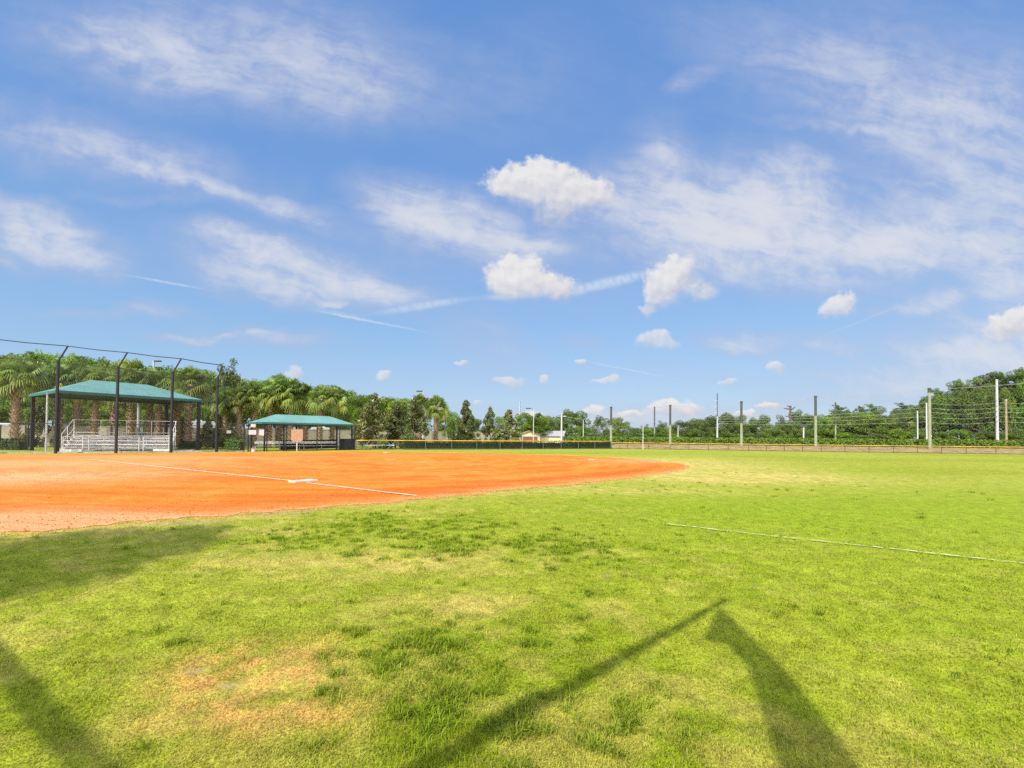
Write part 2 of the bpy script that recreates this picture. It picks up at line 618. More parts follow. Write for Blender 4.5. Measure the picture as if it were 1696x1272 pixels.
def dirt_mat():
    m, nt, out = nmat('infield_dirt')
    b = nt.nodes.new('ShaderNodeBsdfPrincipled')
    b.inputs['Roughness'].default_value = 0.95
    b.inputs['Specular IOR Level'].default_value = 0.1
    a = nt.nodes.new('ShaderNodeAttribute'); a.attribute_name = 'tint'
    g = nt.nodes.new('ShaderNodeNewGeometry')
    n = nt.nodes.new('ShaderNodeTexNoise')
    n.inputs['Scale'].default_value = 14; n.inputs['Detail'].default_value = 8; n.inputs['Roughness'].default_value = 0.85
    L(nt, g.outputs['Position'], n.inputs['Vector'])
    mr = nt.nodes.new('ShaderNodeMapRange')
    mr.inputs['From Min'].default_value = 0.3; mr.inputs['From Max'].default_value = 0.7
    mr.inputs['To Min'].default_value = 0.80; mr.inputs['To Max'].default_value = 1.14
    L(nt, n.outputs['Fac'], mr.inputs['Value'])
    vm = nt.nodes.new('ShaderNodeVectorMath'); vm.operation = 'SCALE'
    mp = nt.nodes.new('ShaderNodeMapping'); mp.inputs['Rotation'].default_value = (0, 0, R(14))
    mp2 = nt.nodes.new('ShaderNodeMapping'); mp2.inputs['Scale'].default_value = (0.35, 5.0, 1)
    nd = nt.nodes.new('ShaderNodeTexNoise'); nd.inputs['Scale'].default_value = 1.6; nd.inputs['Detail'].default_value = 7; nd.inputs['Roughness'].default_value = 0.65; nd.inputs['Distortion'].default_value = 0.5
    L(nt, g.outputs['Position'], mp.inputs['Vector']); L(nt, mp.outputs[0], mp2.inputs['Vector']); L(nt, mp2.outputs[0], nd.inputs['Vector'])
    mr2 = nt.nodes.new('ShaderNodeMapRange'); mr2.inputs['From Min'].default_value = 0.34; mr2.inputs['From Max'].default_value = 0.66
    mr2.inputs['To Min'].default_value = 0.80; mr2.inputs['To Max'].default_value = 1.10
    L(nt, nd.outputs['Fac'], mr2.inputs['Value'])
    mm = nt.nodes.new('ShaderNodeMath'); mm.operation = 'MULTIPLY'
    L(nt, mr.outputs['Result'], mm.inputs[0]); L(nt, mr2.outputs['Result'], mm.inputs[1])
    L(nt, a.outputs['Color'], vm.inputs[0]); L(nt, mm.outputs[0], vm.inputs['Scale'])
    L(nt, vm.outputs[0], b.inputs['Base Color'])
    bp = nt.nodes.new('ShaderNodeBump'); bp.inputs['Strength'].default_value = 0.8; bp.inputs['Distance'].default_value = 0.04
    L(nt, n.outputs['Fac'], bp.inputs['Height']); L(nt, bp.outputs['Normal'], b.inputs['Normal'])
    L(nt, b.outputs['BSDF'], out.inputs['Surface'])
    return m


def make_dirt():
    # interior points follow rings round the camera so that detail grows towards it
    rr = np.geomspace(6, 75, 170)
    th = np.linspace(R(60), R(160), 420)
    X = (rr[:, None] * np.cos(th)[None]).ravel()
    Y = (rr[:, None] * np.sin(th)[None]).ravel()
    X = X + (vnoise(X * 9, Y * 9, 2) - .5) * 0.02 * np.hypot(X, Y) * 0.2
    sd = inside_and_dist(X, Y)
    k = sd > 0.06
    pts = [Vector(p) for p in OUT] + [Vector((x, y)) for x, y in zip(X[k], Y[k])]
    no = len(OUT)
    edges = [(i, (i + 1) % no) for i in range(no)]
    vs, es, fs, _, _, _ = geometry.delaunay_2d_cdt(pts, edges, [], 1, 1e-5)
    V = np.array([(v.x, v.y, 0.0) for v in vs])
    x, y = V[:, 0], V[:, 1]
    s2 = inside_and_dist(x, y)
    # broad wheel and rake marks run in arcs round the pitching circle
    c0 = at(648, 762)
    rad = np.hypot(x - c0.x, y - c0.y)
    ang = np.arctan2(y - c0.y, x - c0.x)
    arcs = fbm(rad * 1.3, ang * 3.0, 61, 4)
    thin = fbm(rad * 5.0, ang * 2.0 + 3, 62, 3)
    big = fbm(x * 0.16, y * 0.16, 64, 4)
    c = np.tile(np.array([0.82, 0.238, 0.031]), (len(V), 1))
    c = mixc(c, (0.70, 0.160, 0.018), sstep(0.46, 0.62, arcs) * 0.85)
    c = mixc(c, (0.84, 0.275, 0.048), sstep(0.50, 0.70, big) * 0.6)
    c = mixc(c, (0.56, 0.125, 0.018), sstep(0.53, 0.70, thin) * 0.42)
    c *= (0.84 + 0.32 * fbm(x * 2.2, y * 2.2, 66, 4))[:, None]
    sc_ = fbm(x * 1.1, y * 1.4, 67, 3)
    c = mixc(c, (0.84, 0.32, 0.08), sstep(.56, .72, sc_) * .35)
    # a darker, rougher, damp band just inside the near edge
    band = np.exp(-((s2 - 1.5) / 0.9) ** 2) * (y < 30) * sstep(20, 9, np.abs(y - 15) * 1.2)
    c = mixc(c, (0.56, 0.120, 0.016), np.clip(band * (0.35 + 0.8 * (arcs - 0.2)), 0, 0.8))
    # pale pink sandy margin
    pale = np.clip(np.exp(-s2 / 0.32) * (y < 28) * 0.75 + blob(x, y, 0, 866, 2.2, 1.4) + 1.0 * blob(x, y, 150, 862, 2.6, .7) + 1.0 * blob(x, y, 50, 790, 4.0, 3.4)
                   + 0.75 * blob(x, y, 60, 768, 9, 5) + 0.5 * blob(x, y, 250, 757, 9, 3) + .5 * blob(x, y, 1090, 764, 4, 3), 0, 1)
    c = mixc(c, (0.82, 0.40, 0.185), np.clip(pale * (0.75 + 0.6 * (thin - 0.2)), 0, 1))
    # turning marks on the left
    t0 = at(330, 782)
    r2 = np.hypot((x - t0.x) * 0.8, y - t0.y)
    ring = fbm(r2 * 3.2, np.arctan2(y - t0.y, x - t0.x) * 1.5, 71, 4)
    c = mixc(c, (0.58, 0.155, 0.03), sstep(0.5, 0.68, ring) * np.exp(-(r2 / 5.0) ** 2) * 0.6)
    fe = np.clip(np.exp(-s2 / 0.10), 0, 1) * (y < 30)
    c = mixc(c, (0.62, 0.38, 0.17), fe * 0.6)
    V[:, 2] = 0.004 + sstep(0.1, 0.6, s2) * (fbm(x * 5, y * 5, 75, 4) - 0.45) * 0.03 * (y < 30)
    V[:, 2] = np.maximum(V[:, 2], 0.003)
    Fq = np.array([f if len(f) == 3 else f[:3] for f in fs])
    o = np_mesh('infield_dirt', V, Fq, dirt_mat(), tint=c)
    o.data.shade_smooth()
    return struct(o)


make_ground()
DIRT = make_dirt()


def make_clods():
    """loose crumbs of clay lying on the infield, thickest along its near edge"""
    e = OUT[(OUT[:, 1] < 30) & (np.abs(OUT[:, 0]) < 26)]
    sel = e[RNG.integers(0, len(e), 9000)]
    t = RNG.random(len(sel)) ** 1.6 * 3.2
    x = sel[:, 0] + RNG.normal(size=len(sel)) * .25 - t * .25
    y = sel[:, 1] + t
    u = RNG.random(9000)
    rr, th = 8 + 20 * u, R(92) + RNG.random(9000) * R(52)
    x, y = np.concatenate([x, rr * np.cos(th)]), np.concatenate([y, rr * np.sin(th)])
    sd = inside_and_dist(x, y)
    k = (sd > 0.02) & (RNG.random(len(x)) < 0.3 + 0.7 * fbm(x * .8, y * .8, 91, 3))
    x, y = x[k], y[k]
    n = len(x)
    s_ = 0.004 + 0.011 * RNG.random(n) ** 4 * (1 + 0.03 * np.hypot(x, y))
    o6 = np.array([[1, 0, 0], [0, 1, 0], [-1, 0, 0], [0, -1, 0], [0, 0, .8], [0, 0, -.5]])
    V = o6[None] * s_[:, None, None] * (0.6 + 0.8 * RNG.random((n, 6, 1)))
    V[:, :, 0] += x[:, None]; V[:, :, 1] += y[:, None]; V[:, :, 2] += 0.016
    f = np.array([[0, 1, 4], [1, 2, 4], [2, 3, 4], [3, 0, 4], [1, 0, 5], [2, 1, 5], [3, 2, 5], [0, 3, 5]])
    Fq = (np.arange(n)[:, None, None] * 6 + f[None]).reshape(-1, 3)
    c = np.array([0.74, 0.22, 0.035])[None] * (0.6 + 0.7 * RNG.random(n))[:, None]
    o = np_mesh('dirt_clods', V.reshape(-1, 3), Fq, DIRT.data.materials[0], tint=np.repeat(c, 6, 0))
    o['kind'] = 'stuff'; o['label'] = 'loose orange clay crumbs scattered over the infield'; o['category'] = 'dirt'


make_clods()


# ---- grass blades: short turf close to the camera, coarse tufts farther out
def make_grass():
    def wedge(n, r0, r1, pw):
        u = RNG.random(n)
        r = r0 * (r1 / r0) ** (u ** pw)
        t = R(90) + (RNG.random(n) - 0.5) * R(106)
        return r * np.cos(t), r * np.sin(t)
    xs, ys, hs, ws, kinds = [], [], [], [], []
    # short turf
    x, y = wedge(400000, 2.05, 20, 1.0)
    kp_ = RNG.random(len(x)) > sstep(6.5, 19, np.hypot(x, y)) * 0.97
    x, y = x[kp_], y[kp_]
    xs.append(x); ys.append(y)
    r = np.hypot(x, y)
    hs.append(0.012 + 0.016 * RNG.random(len(x)) * (0.4 + 1.1 * vnoise(x * 4, y * 4, 40)))
    ws.append(0.0028 + 0.0009 * np.minimum(r, 9) * (0.5 + RNG.random(len(x))) * 0.75)
    kinds.append(np.zeros(len(x)))
    # coarse tufts: clumps of longer blades
    cx, cy = wedge(44000, 2.05, 26, 0.8)
    keep = RNG.random(len(cx)) < coarse_mask(cx, cy) * 0.8 + 0.004
    cx, cy = cx[keep], cy[keep]
    k = 16
    rc = np.hypot(cx, cy)
    sp = (0.012 + 0.022 * RNG.random(len(cx))) * (1 + rc * 0.05)
    x = (cx[:, None] + RNG.normal(size=(len(cx), k)) * sp[:, None]).ravel()
    y = (cy[:, None] + RNG.normal(size=(len(cx), k)) * sp[:, None]).ravel()
    hb = np.repeat(0.036 + 0.046 * RNG.random(len(cx)), k) * (0.6 + 0.6 * RNG.random(len(x)))
    xs.append(x); ys.append(y); hs.append(hb)
    ws.append(0.0042 + 0.0007 * np.hypot(x, y))
    kinds.append(np.ones(len(x)))
    # ragged fringe on the dirt edge
    e = OUT[(OUT[:, 1] < 34) & (np.abs(OUT[:, 0]) < 30)]
    e = e[np.hypot(e[:, 0], e[:, 1]) < 22]
    sel = e[RNG.integers(0, len(e), 22000)]
    x = sel[:, 0] + RNG.normal(size=len(sel)) * 0.12
    y = sel[:, 1] - 0.12 + RNG.normal(size=len(sel)) * 0.12
    xs.append(x); ys.append(y); hs.append(0.012 + 0.016 * RNG.random(len(x))); ws.append(0.004 + 0.0006 * np.hypot(x, y)); kinds.append(np.zeros(len(x)))
    x, y, h, w, kd = map(np.concatenate, (xs, ys, hs, ws, kinds))
    sd = inside_and_dist(x, y)
    r0_ = np.hypot(x, y)
    org = np.clip(blob(x, y, 470, 1120, 0.42, 0.36) + 0.7 * blob(x, y, 400, 1170, 0.45, 0.28), 0, 1)
    bare = sum(blob(x, y, px, py, a, b, .3) for px, py, a, b in ((325, 1110, 0.08, 0.035), (380, 1132, 0.08, 0.04)))
    thin_ = np.clip(1 + sd / 0.45, 0, 1) * (r0_ < 40)
    ok = (sd < 0.02) & (RNG.random(len(x)) > thin_ * 0.75) & (RNG.random(len(x)) > np.clip(org * 0.4 * (1 - kd * 0.5) + bare * 1.2, 0, 0.98))
    x, y, h, w, sd, kd = x[ok], y[ok], h[ok], w[ok], sd[ok], kd[ok]
    n = len(x)
    az = RNG.random(n) * 2 * np.pi
    lean = 0.45 + 0.85 * RNG.random(n)
    dx, dy = np.cos(az), np.sin(az)
    wx, wy = -dy * w / 2, dx * w / 2
    z0 = (fbm(x * 2.5, y * 2.5, 51, 4) - 0.5) * 0.05 * sstep(-0.15, -0.8, sd) * sstep(30, 6, np.hypot(x, y)) - 0.006
    V = np.zeros((n, 5, 3), np.float32)
    mx, my = x + dx * h * lean * 0.35, y + dy * h * lean * 0.35
    tx, ty = x + dx * h * lean, y + dy * h * lean
    V[:, 0] = np.stack([x - wx, y - wy, z0], 1)
    V[:, 1] = np.stack([x + wx, y + wy, z0], 1)
    V[:, 2] = np.stack([mx + wx * 0.8, my + wy * 0.8, z0 + h * 0.62], 1)
    V[:, 3] = np.stack([mx - wx * 0.8, my - wy * 0.8, z0 + h * 0.62], 1)
    V[:, 4] = np.stack([tx, ty, z0 + h * (1.0 - 0.33 * lean)], 1)
    i = np.arange(n)[:, None] * 5
    T = np.concatenate([i + np.array([[0, 1, 2]]), i + np.array([[0, 2, 3]]), i + np.array([[3, 2, 4]])], 0)
    c = grass_colour(x, y, np.minimum(sd, 0))
    c = c * (1.0 + 0.62 * RNG.random(n))[:, None]
    straw = RNG.random(n) < 0.11
    c[straw] = c[straw] * 0.4 + np.array([0.50, 0.42, 0.17]) * 0.6
    kk = kd > 0
    c[kk] = c[kk] * 0.45 + np.array([0.21, 0.31, 0.022]) * 0.55 * (0.7 + 0.7 * RNG.random(kk.sum()))[:, None]
    c = np.repeat(c, 5, 0)
    m, nt, out = nmat('grass_blade')
    a = nt.nodes.new('ShaderNodeAttribute'); a.attribute_name = 'tint'
    d = nt.nodes.new('ShaderNodeBsdfDiffuse'); t = nt.nodes.new('ShaderNodeBsdfTranslucent')
    mx_ = nt.nodes.new('ShaderNodeMixShader'); mx_.inputs['Fac'].default_value = 0.45
    L(nt, a.outputs['Color'], d.inputs['Color']); L(nt, a.outputs['Color'], t.inputs['Color'])
    L(nt, d.outputs[0], mx_.inputs[1]); L(nt, t.outputs[0], mx_.inputs[2]); L(nt, mx_.outputs[0], out.inputs['Surface'])
    o = np_mesh('grass', V.reshape(-1, 3), T, m, tint=c)
    o['kind'] = 'stuff'
    o['label'] = 'short patchy yellow green turf with coarse darker tufts in front of the dirt'
    o['category'] = 'grass'


make_grass()


# ---- chalk lines
def chalk_mat(name, col, cover, scale):
    m, nt, out = nmat(name)
    b = nt.nodes.new('ShaderNodeBsdfPrincipled')
    b.inputs['Base Color'].default_value = (*col, 1)
    b.inputs['Roughness'].default_value = 0.95
    tr = nt.nodes.new('ShaderNodeBsdfTransparent')
    mix = nt.nodes.new('ShaderNodeMixShader')
    g = nt.nodes.new('ShaderNodeNewGeometry')
    n = nt.nodes.new('ShaderNodeTexNoise')
    n.inputs['Scale'].default_value = scale; n.inputs['Detail'].default_value = 6; n.inputs['Roughness'].default_value = 0.7
    L(nt, g.outputs['Position'], n.inputs['Vector'])
    mr = nt.nodes.new('ShaderNodeMapRange')
    mr.inputs['From Min'].default_value = 0.62 - cover * 0.35; mr.inputs['From Max'].default_value = 0.75 - cover * 0.35
    L(nt, n.outputs['Fac'], mr.inputs['Value'])
    L(nt, mr.outputs['Result'], mix.inputs['Fac'])
    L(nt, tr.outputs[0], mix.inputs[1]); L(nt, b.outputs[0], mix.inputs[2]); L(nt, mix.outputs[0], out.inputs['Surface'])
    return m


def strip(name, pix, w, z, mat, seg=0.12):
    pts = [at(*p) for p in pix]
    mb = MB()
    prev = None
    for a, b in zip(pts[:-1], pts[1:]):
        n = max(2, int((b - a).length / seg))
        d = (b - a).normalized()
        s = Vector((-d.y, d.x, 0))
        for k in range(n + (b is pts[-1])):
            p = a.lerp(b, k / n)
            ww = w * (0.8 + 0.4 * random.random()) / 2
            off = s * (random.random() - 0.5) * w * 0.25
            q = (p + s * ww + off + Vector((0, 0, z)), p - s * ww + off + Vector((0, 0, z)))
            if prev:
                mb.quad(prev[0], q[0], q[1], prev[1])
            prev = q
    return struct(mb.build(name, mat))


M_CHALK = chalk_mat('chalk', (0.80, 0.52, 0.35), 0.95, 12)
M_CHALKG = chalk_mat('turf_paint', (0.54, 0.58, 0.29), 0.54, 9)
strip('chalk_line', [(150, 761.5), (330, 780.5), (484, 797)], 0.15, 0.022, M_CHALK)
strip('chalk_line', [(508, 800.5), (600, 811.5), (690, 822)], 0.13, 0.024, M_CHALK)
strip('turf_line', [(1105, 869.2), (1250, 886), (1480, 911), (1700, 935.5), (2100, 978)], 0.06, 0.022, M_CHALKG)
strip('chalk_line', [(300, 751.8), (420, 751), (600, 750)], 0.25, 0.018, chalk_mat('faint_chalk', (0.9, 0.6, 0.4), 0.5, 3))

# ---- bases
LINE = (at(495, 798) - at(155, 762)).normalized()
LRZ = math.atan2(LINE.y, LINE.x)


def base(name, px, py, size, label, mat=M_BASE, cat='base'):
    mb = MB()
    mb.box((0, 0, size[2] / 2), size)
    p = at(px, py)
    o = mb.build(name, mat, bevel=0.015)
    o.location = (p.x, p.y, 0.012)
    o.rotation_euler = (0, 0, LRZ)
    return tag(o, label, cat)


fb = thing('first_base', 'low double base slab on the near chalk line, pale cream', 'base', at(502, 799) + Vector((0, 0, .012)), LRZ)
mb = MB(); mb.box((0, 0.21, 0.035), (0.42, 0.41, 0.07)); mb.build('base_pad', M_BASEW, fb, bevel=0.012)
mb = MB(); mb.box((0, -0.21, 0.035), (0.42, 0.41, 0.066)); mb.build('safety_pad', M_BASE, fb, bevel=0.012)
base('second_base', 981, 762.5, (0.42, 0.42, 0.05), 'small white base on the dirt near its rounded right end', M_BASE)
base('third_base', 640, 750.3, (0.45, 0.45, 0.05), 'small white base at the far edge of the dirt, by the fence gate', M_BASE)
base('pitching_plate', 648, 762, (0.18, 0.62, 0.02), 'thin whitish pitching plate in the middle of the orange dirt', M_BASE, 'pitching plate')

# ------------------------------------------------------------------ fences, backstop
UP = Vector((0, 0, 1))


def panel(mb, p0, p1, z0, z1):
    d = (p1 - p0).length
    a, b = Vector((p0.x, p0.y, z0)), Vector((p1.x, p1.y, z0))
    c, e = Vector((p1.x, p1.y, z1)), Vector((p0.x, p0.y, z1))
    mb.quad(a, b, c, e, uv=((0, 0), (d, 0), (d, z1 - z0), (0, z1 - z0)))


bs = thing('backstop', 'tall black chain link backstop with angled tips and a top cable', 'backstop', at(192, 750.5))
o0 = bs.location.copy()
bpts = [at(-190, 753.2) - o0, at(-50, 752) - o0, at(92, 750.9) - o0, at(192, 750.5) - o0, at(283, 749.6) - o0, at(358, 748.6) - o0]
tops = []
perp = Vector((-0.55, 0.82, 0)).normalized()
for k, (p, px, py) in enumerate(zip(bpts, (-190, -50, 92, 192, 283, 358), (570, 585, 597, 607, 616, 626))):
    h = hgt(px, py, (p + o0).y)
    mb = MB(); mb.tube([p, p + UP * h], 0.105, 10)
    mb.build('post', M_BLACK, bs, smooth=False)
    arm = p + UP * (h + 1.15) + Vector((0.62, 0.12, 0)) * (1 if k < 5 else 0.6)
    mb = MB(); mb.tube([p + UP * (h - 0.1), arm], 0.055, 8)
    mb.build('angled_arm', M_BLACK, bs)
    tops.append((p, h, arm))
mb = MB()
for a, b in zip(tops[:-1], tops[1:]):
    mb.tube([a[2], (a[2] + b[2]) / 2 - UP * 0.05, b[2]], 0.035, 6)
mb.build('top_cable', M_BLACK, bs)
mb = MB(); 
for a, b in zip(tops[:-1], tops[1:]):
    mb.tube([a[0] + UP * (a[1] - 0.15), b[0] + UP * (b[1] - 0.15)], 0.022, 6)
mb.build('upper_rail', M_BLACK, bs)
mb = MB()
for a, b in zip(tops[:-1], tops[1:]):
    mb.tube([a[0] + UP * 2.3, b[0] + UP * 2.3], 0.03, 6)
mb.build('middle_rail', M_BLACK, bs)
mb = MB()
for a, b in zip(tops[:-1], tops[1:]):
    panel(mb, a[0], b[0], 0.05, min(a[1], b[1]))
mb.build('chain_link', M_CHAIN, bs)


def fence(name, label, pts, h, postr, mat_post, rails, mesh, step=None, capmat=None, capr=0.06, cat='fence', base_z=0.0, group=None, meshtop=None):
    o = thing(name, label, cat, pts[0], 0, group)
    o0 = Vector(pts[0])
    loc = []
    for a, b in zip(pts[:-1], pts[1:]):
        n = max(1, round((b - a).length / step)) if step else 1
        for k in range(n):
            loc.append(a.lerp(b, k / n) - o0)
    loc.append(pts[-1] - o0)
    for p in loc:
        mb = MB(); mb.tube([p, p + UP * h], postr, 8)
        mb.build('post', mat_post, o)
    for rz_ in rails:
        mb = MB()
        mb.tube([p + UP * rz_ for p in loc], 0.025, 6)
        mb.build('rail', mat_post, o)
    if capmat:
        mb = MB()
        mb.tube([p + UP * h for p in loc], capr, 10)
        mb.build('yellow_cap', capmat, o, smooth=True)
    if mesh:
        mb = MB()
        for a, b in zip(loc[:-1], loc[1:]):
            panel(mb, a, b, 0.04, meshtop or h)
        mb.build('chain_link', mesh, o)
    return o


# black field fence from the backstop to the dugout
fence('chain_link_fence', 'black chain link fence between the backstop and the smaller green roof', [at(360, 748.4), at(404, 748.2)], 2.62, 0.05, M_BLACK, (2.6, 1.3, 0.1), M_CHAIN, step=2.6)
D1, D2 = at(404, 748.2), P(588, 53.5)
dd = (D2 - D1).normalized()
fence('dugout_fence', 'black chain link fence along the front of the small dugout', [D1 + dd * 0.35, D1 + dd * 2.0, D1.lerp(D2, .34), D1.lerp(D2, 0.62), D1.lerp(D2, 0.84), D2], 2.55, 0.055, M_BLACK, (2.5, 0.08), M_CHAIN)
# left-hand boundary piece (behind the backstop, off to the left)
fence('side_fence', 'black chain link fence running off behind the left palm', [P(-130, 47), P(47, 44.5)], 2.3, 0.05, M_BLACK, (2.28,), M_CHAIN, step=3)

# low yellow capped fence, left run with dark hedge behind, then the outfield
LF = [P(590, 53.6), P(660, 56.5), P(790, 60.0), P(900, 64.5), P(1012, 69.5)]
fence('yellow_capped_fence', 'low chain link fence with yellow cap in front of the dark hedge', LF, 1.03, 0.035, M_GREYP, (0.08,), M_CHAIN, step=3.0, capmat=M_YEL, capr=0.065)
RF = [P(1012.5, 69.5), P(1040, 69.6), P(1110, 68.3), P(1240, 64.5), P(1360, 62.5), P(1480, 60.8), P(1600, 58.8), P(1700, 57.3), P(1900, 53)]
fence('outfield_fence', 'low black chain link outfield fence with a yellow cap, before the mulch bank', RF, 0.86, 0.028, M_BLACK, (0.06,), M_CHAIN, step=2.35, capmat=M_YEL, capr=0.048)


# leaf scatter for hedges and trees -----------------------------------------
def leaves(C, Nrm, size, tint, rnd=0.6, asp=0.55):
    """diamond leaves at centres C facing roughly Nrm"""
    n = len(C)
    N = Nrm + RNG.normal(size=(n, 3)) * rnd
    N /= np.linalg.norm(N, axis=1)[:, None]
    A = RNG.normal(size=(n, 3))
    A -= N * np.sum(A * N, 1)[:, None]
    A /= np.linalg.norm(A, axis=1)[:, None]
    B = np.cross(N, A)
    s = (size * (0.65 + 0.7 * RNG.random(n)))[:, None]
    V = np.stack([C - A * s, C - B * s * asp, C + A * s + N * s * 0.15, C + B * s * asp], 1).reshape(-1, 3)
    i = np.arange(n)[:, None] * 4
    return V, i + np.array([[0, 1, 2, 3]]), np.repeat(tint, 4, 0)


def hedge_run(name, label, pts, width, height, mat, dens, size, cat='hedge', group=None, lumpy=0.12):
    o = thing(name, label, cat, pts[0], 0, group)
    o0 = Vector(pts[0])
    Cs, Ns, Ts = [], [], []
    core = MB()
    for a, b in zip(pts[:-1], pts[1:]):
        a, b = a - o0, b - o0
        ln = (b - a).length
        d = (b - a).normalized()
        s = Vector((-d.y, d.x, 0))
        core.beam(a + UP * height * 0.42, b + UP * height * 0.42, width * 0.72, height * 0.8)
        n = int(dens * ln * (width + 2 * height))
        t = RNG.random(n) * ln
        q = RNG.random(n)
        ft, fs_ = width / (width + 2 * height), height / (width + 2 * height)
        off, z, nx, nz = np.zeros(n), np.zeros(n), np.zeros(n), np.zeros(n)
        top = q < ft
        off[top] = (RNG.random(top.sum()) - .5) * width; z[top] = height; nz[top] = 1
        l = (q >= ft) & (q < ft + fs_)
        off[l] = -width / 2; z[l] = RNG.random(l.sum()) * height; nx[l] = -1
        r_ = q >= ft + fs_
        off[r_] = width / 2; z[r_] = RNG.random(r_.sum()) * height; nx[r_] = 1
        lump = (fbm(t * 0.9 + a.x, z * 1.5 + off, 81, 3) - 0.5) * 2 * lumpy
        off = off + nx * lump + RNG.normal(size=n) * 0.04
        z = np.maximum(0.02, z + nz * lump + RNG.normal(size=n) * 0.04)
        Cs.append(np.stack([a.x + d.x * t + s.x * off, a.y + d.y * t + s.y * off, z], 1))
        Ns.append(np.stack([s.x * nx, s.y * nx, nz + 0.3], 1))
        Ts.append((0.7 + 0.6 * fbm(t * 1.7, z * 3, 83, 3))[:, None] * np.ones((1, 3)))
    C, N, T = map(np.concatenate, (Cs, Ns, Ts))
    V, Fq, T = leaves(C, N, size, T, 0.7)
    np_mesh('foliage', V, Fq, mat, T, o)
    core.build('inner_branches', M_DARKTWIG, o)
    return o


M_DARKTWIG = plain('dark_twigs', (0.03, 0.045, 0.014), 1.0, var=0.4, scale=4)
off = Vector((0.2, 0.98, 0))
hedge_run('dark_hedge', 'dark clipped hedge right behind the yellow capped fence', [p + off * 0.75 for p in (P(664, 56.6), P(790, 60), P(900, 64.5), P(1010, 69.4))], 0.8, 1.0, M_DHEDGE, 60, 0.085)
hp = [P(940, 82), P(1012, 81), P(1110, 79), P(1240, 75), P(1360, 72.5), P(1480, 70), P(1600, 67.5), P(1700, 65.5), P(1900, 60)]
hedge_run('clipped_hedge', 'long clipped green hedge on the bank behind the outfield fence', hp, 1.3, 1.62, M_HEDGE, 70, 0.12, lumpy=0.05)

# mulch bank behind the outfield fence
mb = MB()
bk = [p + off * 0.5 for p in RF]
for i in range(len(RF) - 1):
    a, b = RF[i] + off * 0.6, RF[i + 1] + off * 0.6
    qa, qb = RF[i] + off * 5.5 + UP * 0.62, RF[i + 1] + off * 5.5 + UP * 0.62
    ra, rb = RF[i] + off * 14 + UP * 0.55, RF[i + 1] + off * 14 + UP * 0.55
    m1a, m1b = a.lerp(qa, .5) + UP * .1, b.lerp(qb, .5) + UP * .1
    mb.quad(a, b, m1b, m1a); mb.quad(m1a, m1b, qb, qa); mb.quad(qa, qb, rb, ra)
M_MULCH = plain('mulch', (0.30, 0.215, 0.085), 1.0, var=0.35, scale=1.2, bump=0.6)
struct(mb.build('mulch_bank', M_MULCH))

# kerb and pads
mb = MB()
kp = [at(-250, 753.2), at(92, 750.4), at(192, 750.0), at(290, 748.9), at(404, 747.9)]
for a, b in zip(kp[:-1], kp[1:]):
    mb.beam(a + UP * 0.045 + off * 0.45, b + UP * 0.045 + off * 0.45, 0.3, 0.11)
struct(mb.build('kerb', M_CONC))

# low shrubs behind the backstop
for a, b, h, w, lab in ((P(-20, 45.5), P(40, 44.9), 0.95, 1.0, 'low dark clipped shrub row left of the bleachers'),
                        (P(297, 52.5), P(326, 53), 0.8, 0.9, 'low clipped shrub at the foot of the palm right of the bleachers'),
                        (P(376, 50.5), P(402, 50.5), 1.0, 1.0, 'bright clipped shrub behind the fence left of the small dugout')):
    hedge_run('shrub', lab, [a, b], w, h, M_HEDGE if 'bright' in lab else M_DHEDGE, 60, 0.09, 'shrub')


# ------------------------------------------------------------------ shade roof over the bleachers
def hip_roof(name, label, c00, c10, c11, c01, he, hr, inset, posts, over=0.0, fascia=0.22, cat='shelter', postr=0.1):
    """c00 c10 front eave, c01 c11 back eave"""
    o = thing(name, label, cat, (c00 + c10 + c11 + c01) / 4)
    q = o.location.copy()
    c = [v - q for v in (c00, c10, c11, c01)]
    E = [v + UP * he for v in c]
    ax = (c[1] - c[0]).normalized()
    r0 = (c[0] + c[3]) / 2 + ax * inset + UP * hr
    r1 = (c[1] + c[2]) / 2 - ax * inset + UP * hr
    mb = MB()
    for up_, m_ in ((0.06, M_TEAL),):
        e = [v + UP * up_ for v in E]; a, b = r0 + UP * up_, r1 + UP * up_
        mb.quad(e[0], e[1], b, a); mb.quad(e[2], e[3], a, b)
        mb.tri(e[1], e[2], b); mb.tri(e[3], e[0], a)
    mb.build('roof', M_TEAL, o)
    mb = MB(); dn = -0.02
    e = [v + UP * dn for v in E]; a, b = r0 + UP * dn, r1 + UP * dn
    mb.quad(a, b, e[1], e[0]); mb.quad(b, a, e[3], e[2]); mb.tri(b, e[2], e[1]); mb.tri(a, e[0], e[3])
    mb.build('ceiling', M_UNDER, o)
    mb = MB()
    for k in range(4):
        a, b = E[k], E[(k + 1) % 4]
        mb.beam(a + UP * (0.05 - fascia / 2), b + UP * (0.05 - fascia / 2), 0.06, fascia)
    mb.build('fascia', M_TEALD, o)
    for u, v in posts:
        p = c[0].lerp(c[1], u).lerp(c[3].lerp(c[2], u), v)
        mb = MB(); mb.box(p + UP * (he - 0.1) / 2, (postr * 2, postr * 2, he - 0.1), math.atan2(ax.y, ax.x))
        mb.build('post', M_BLACK, o)
    return o


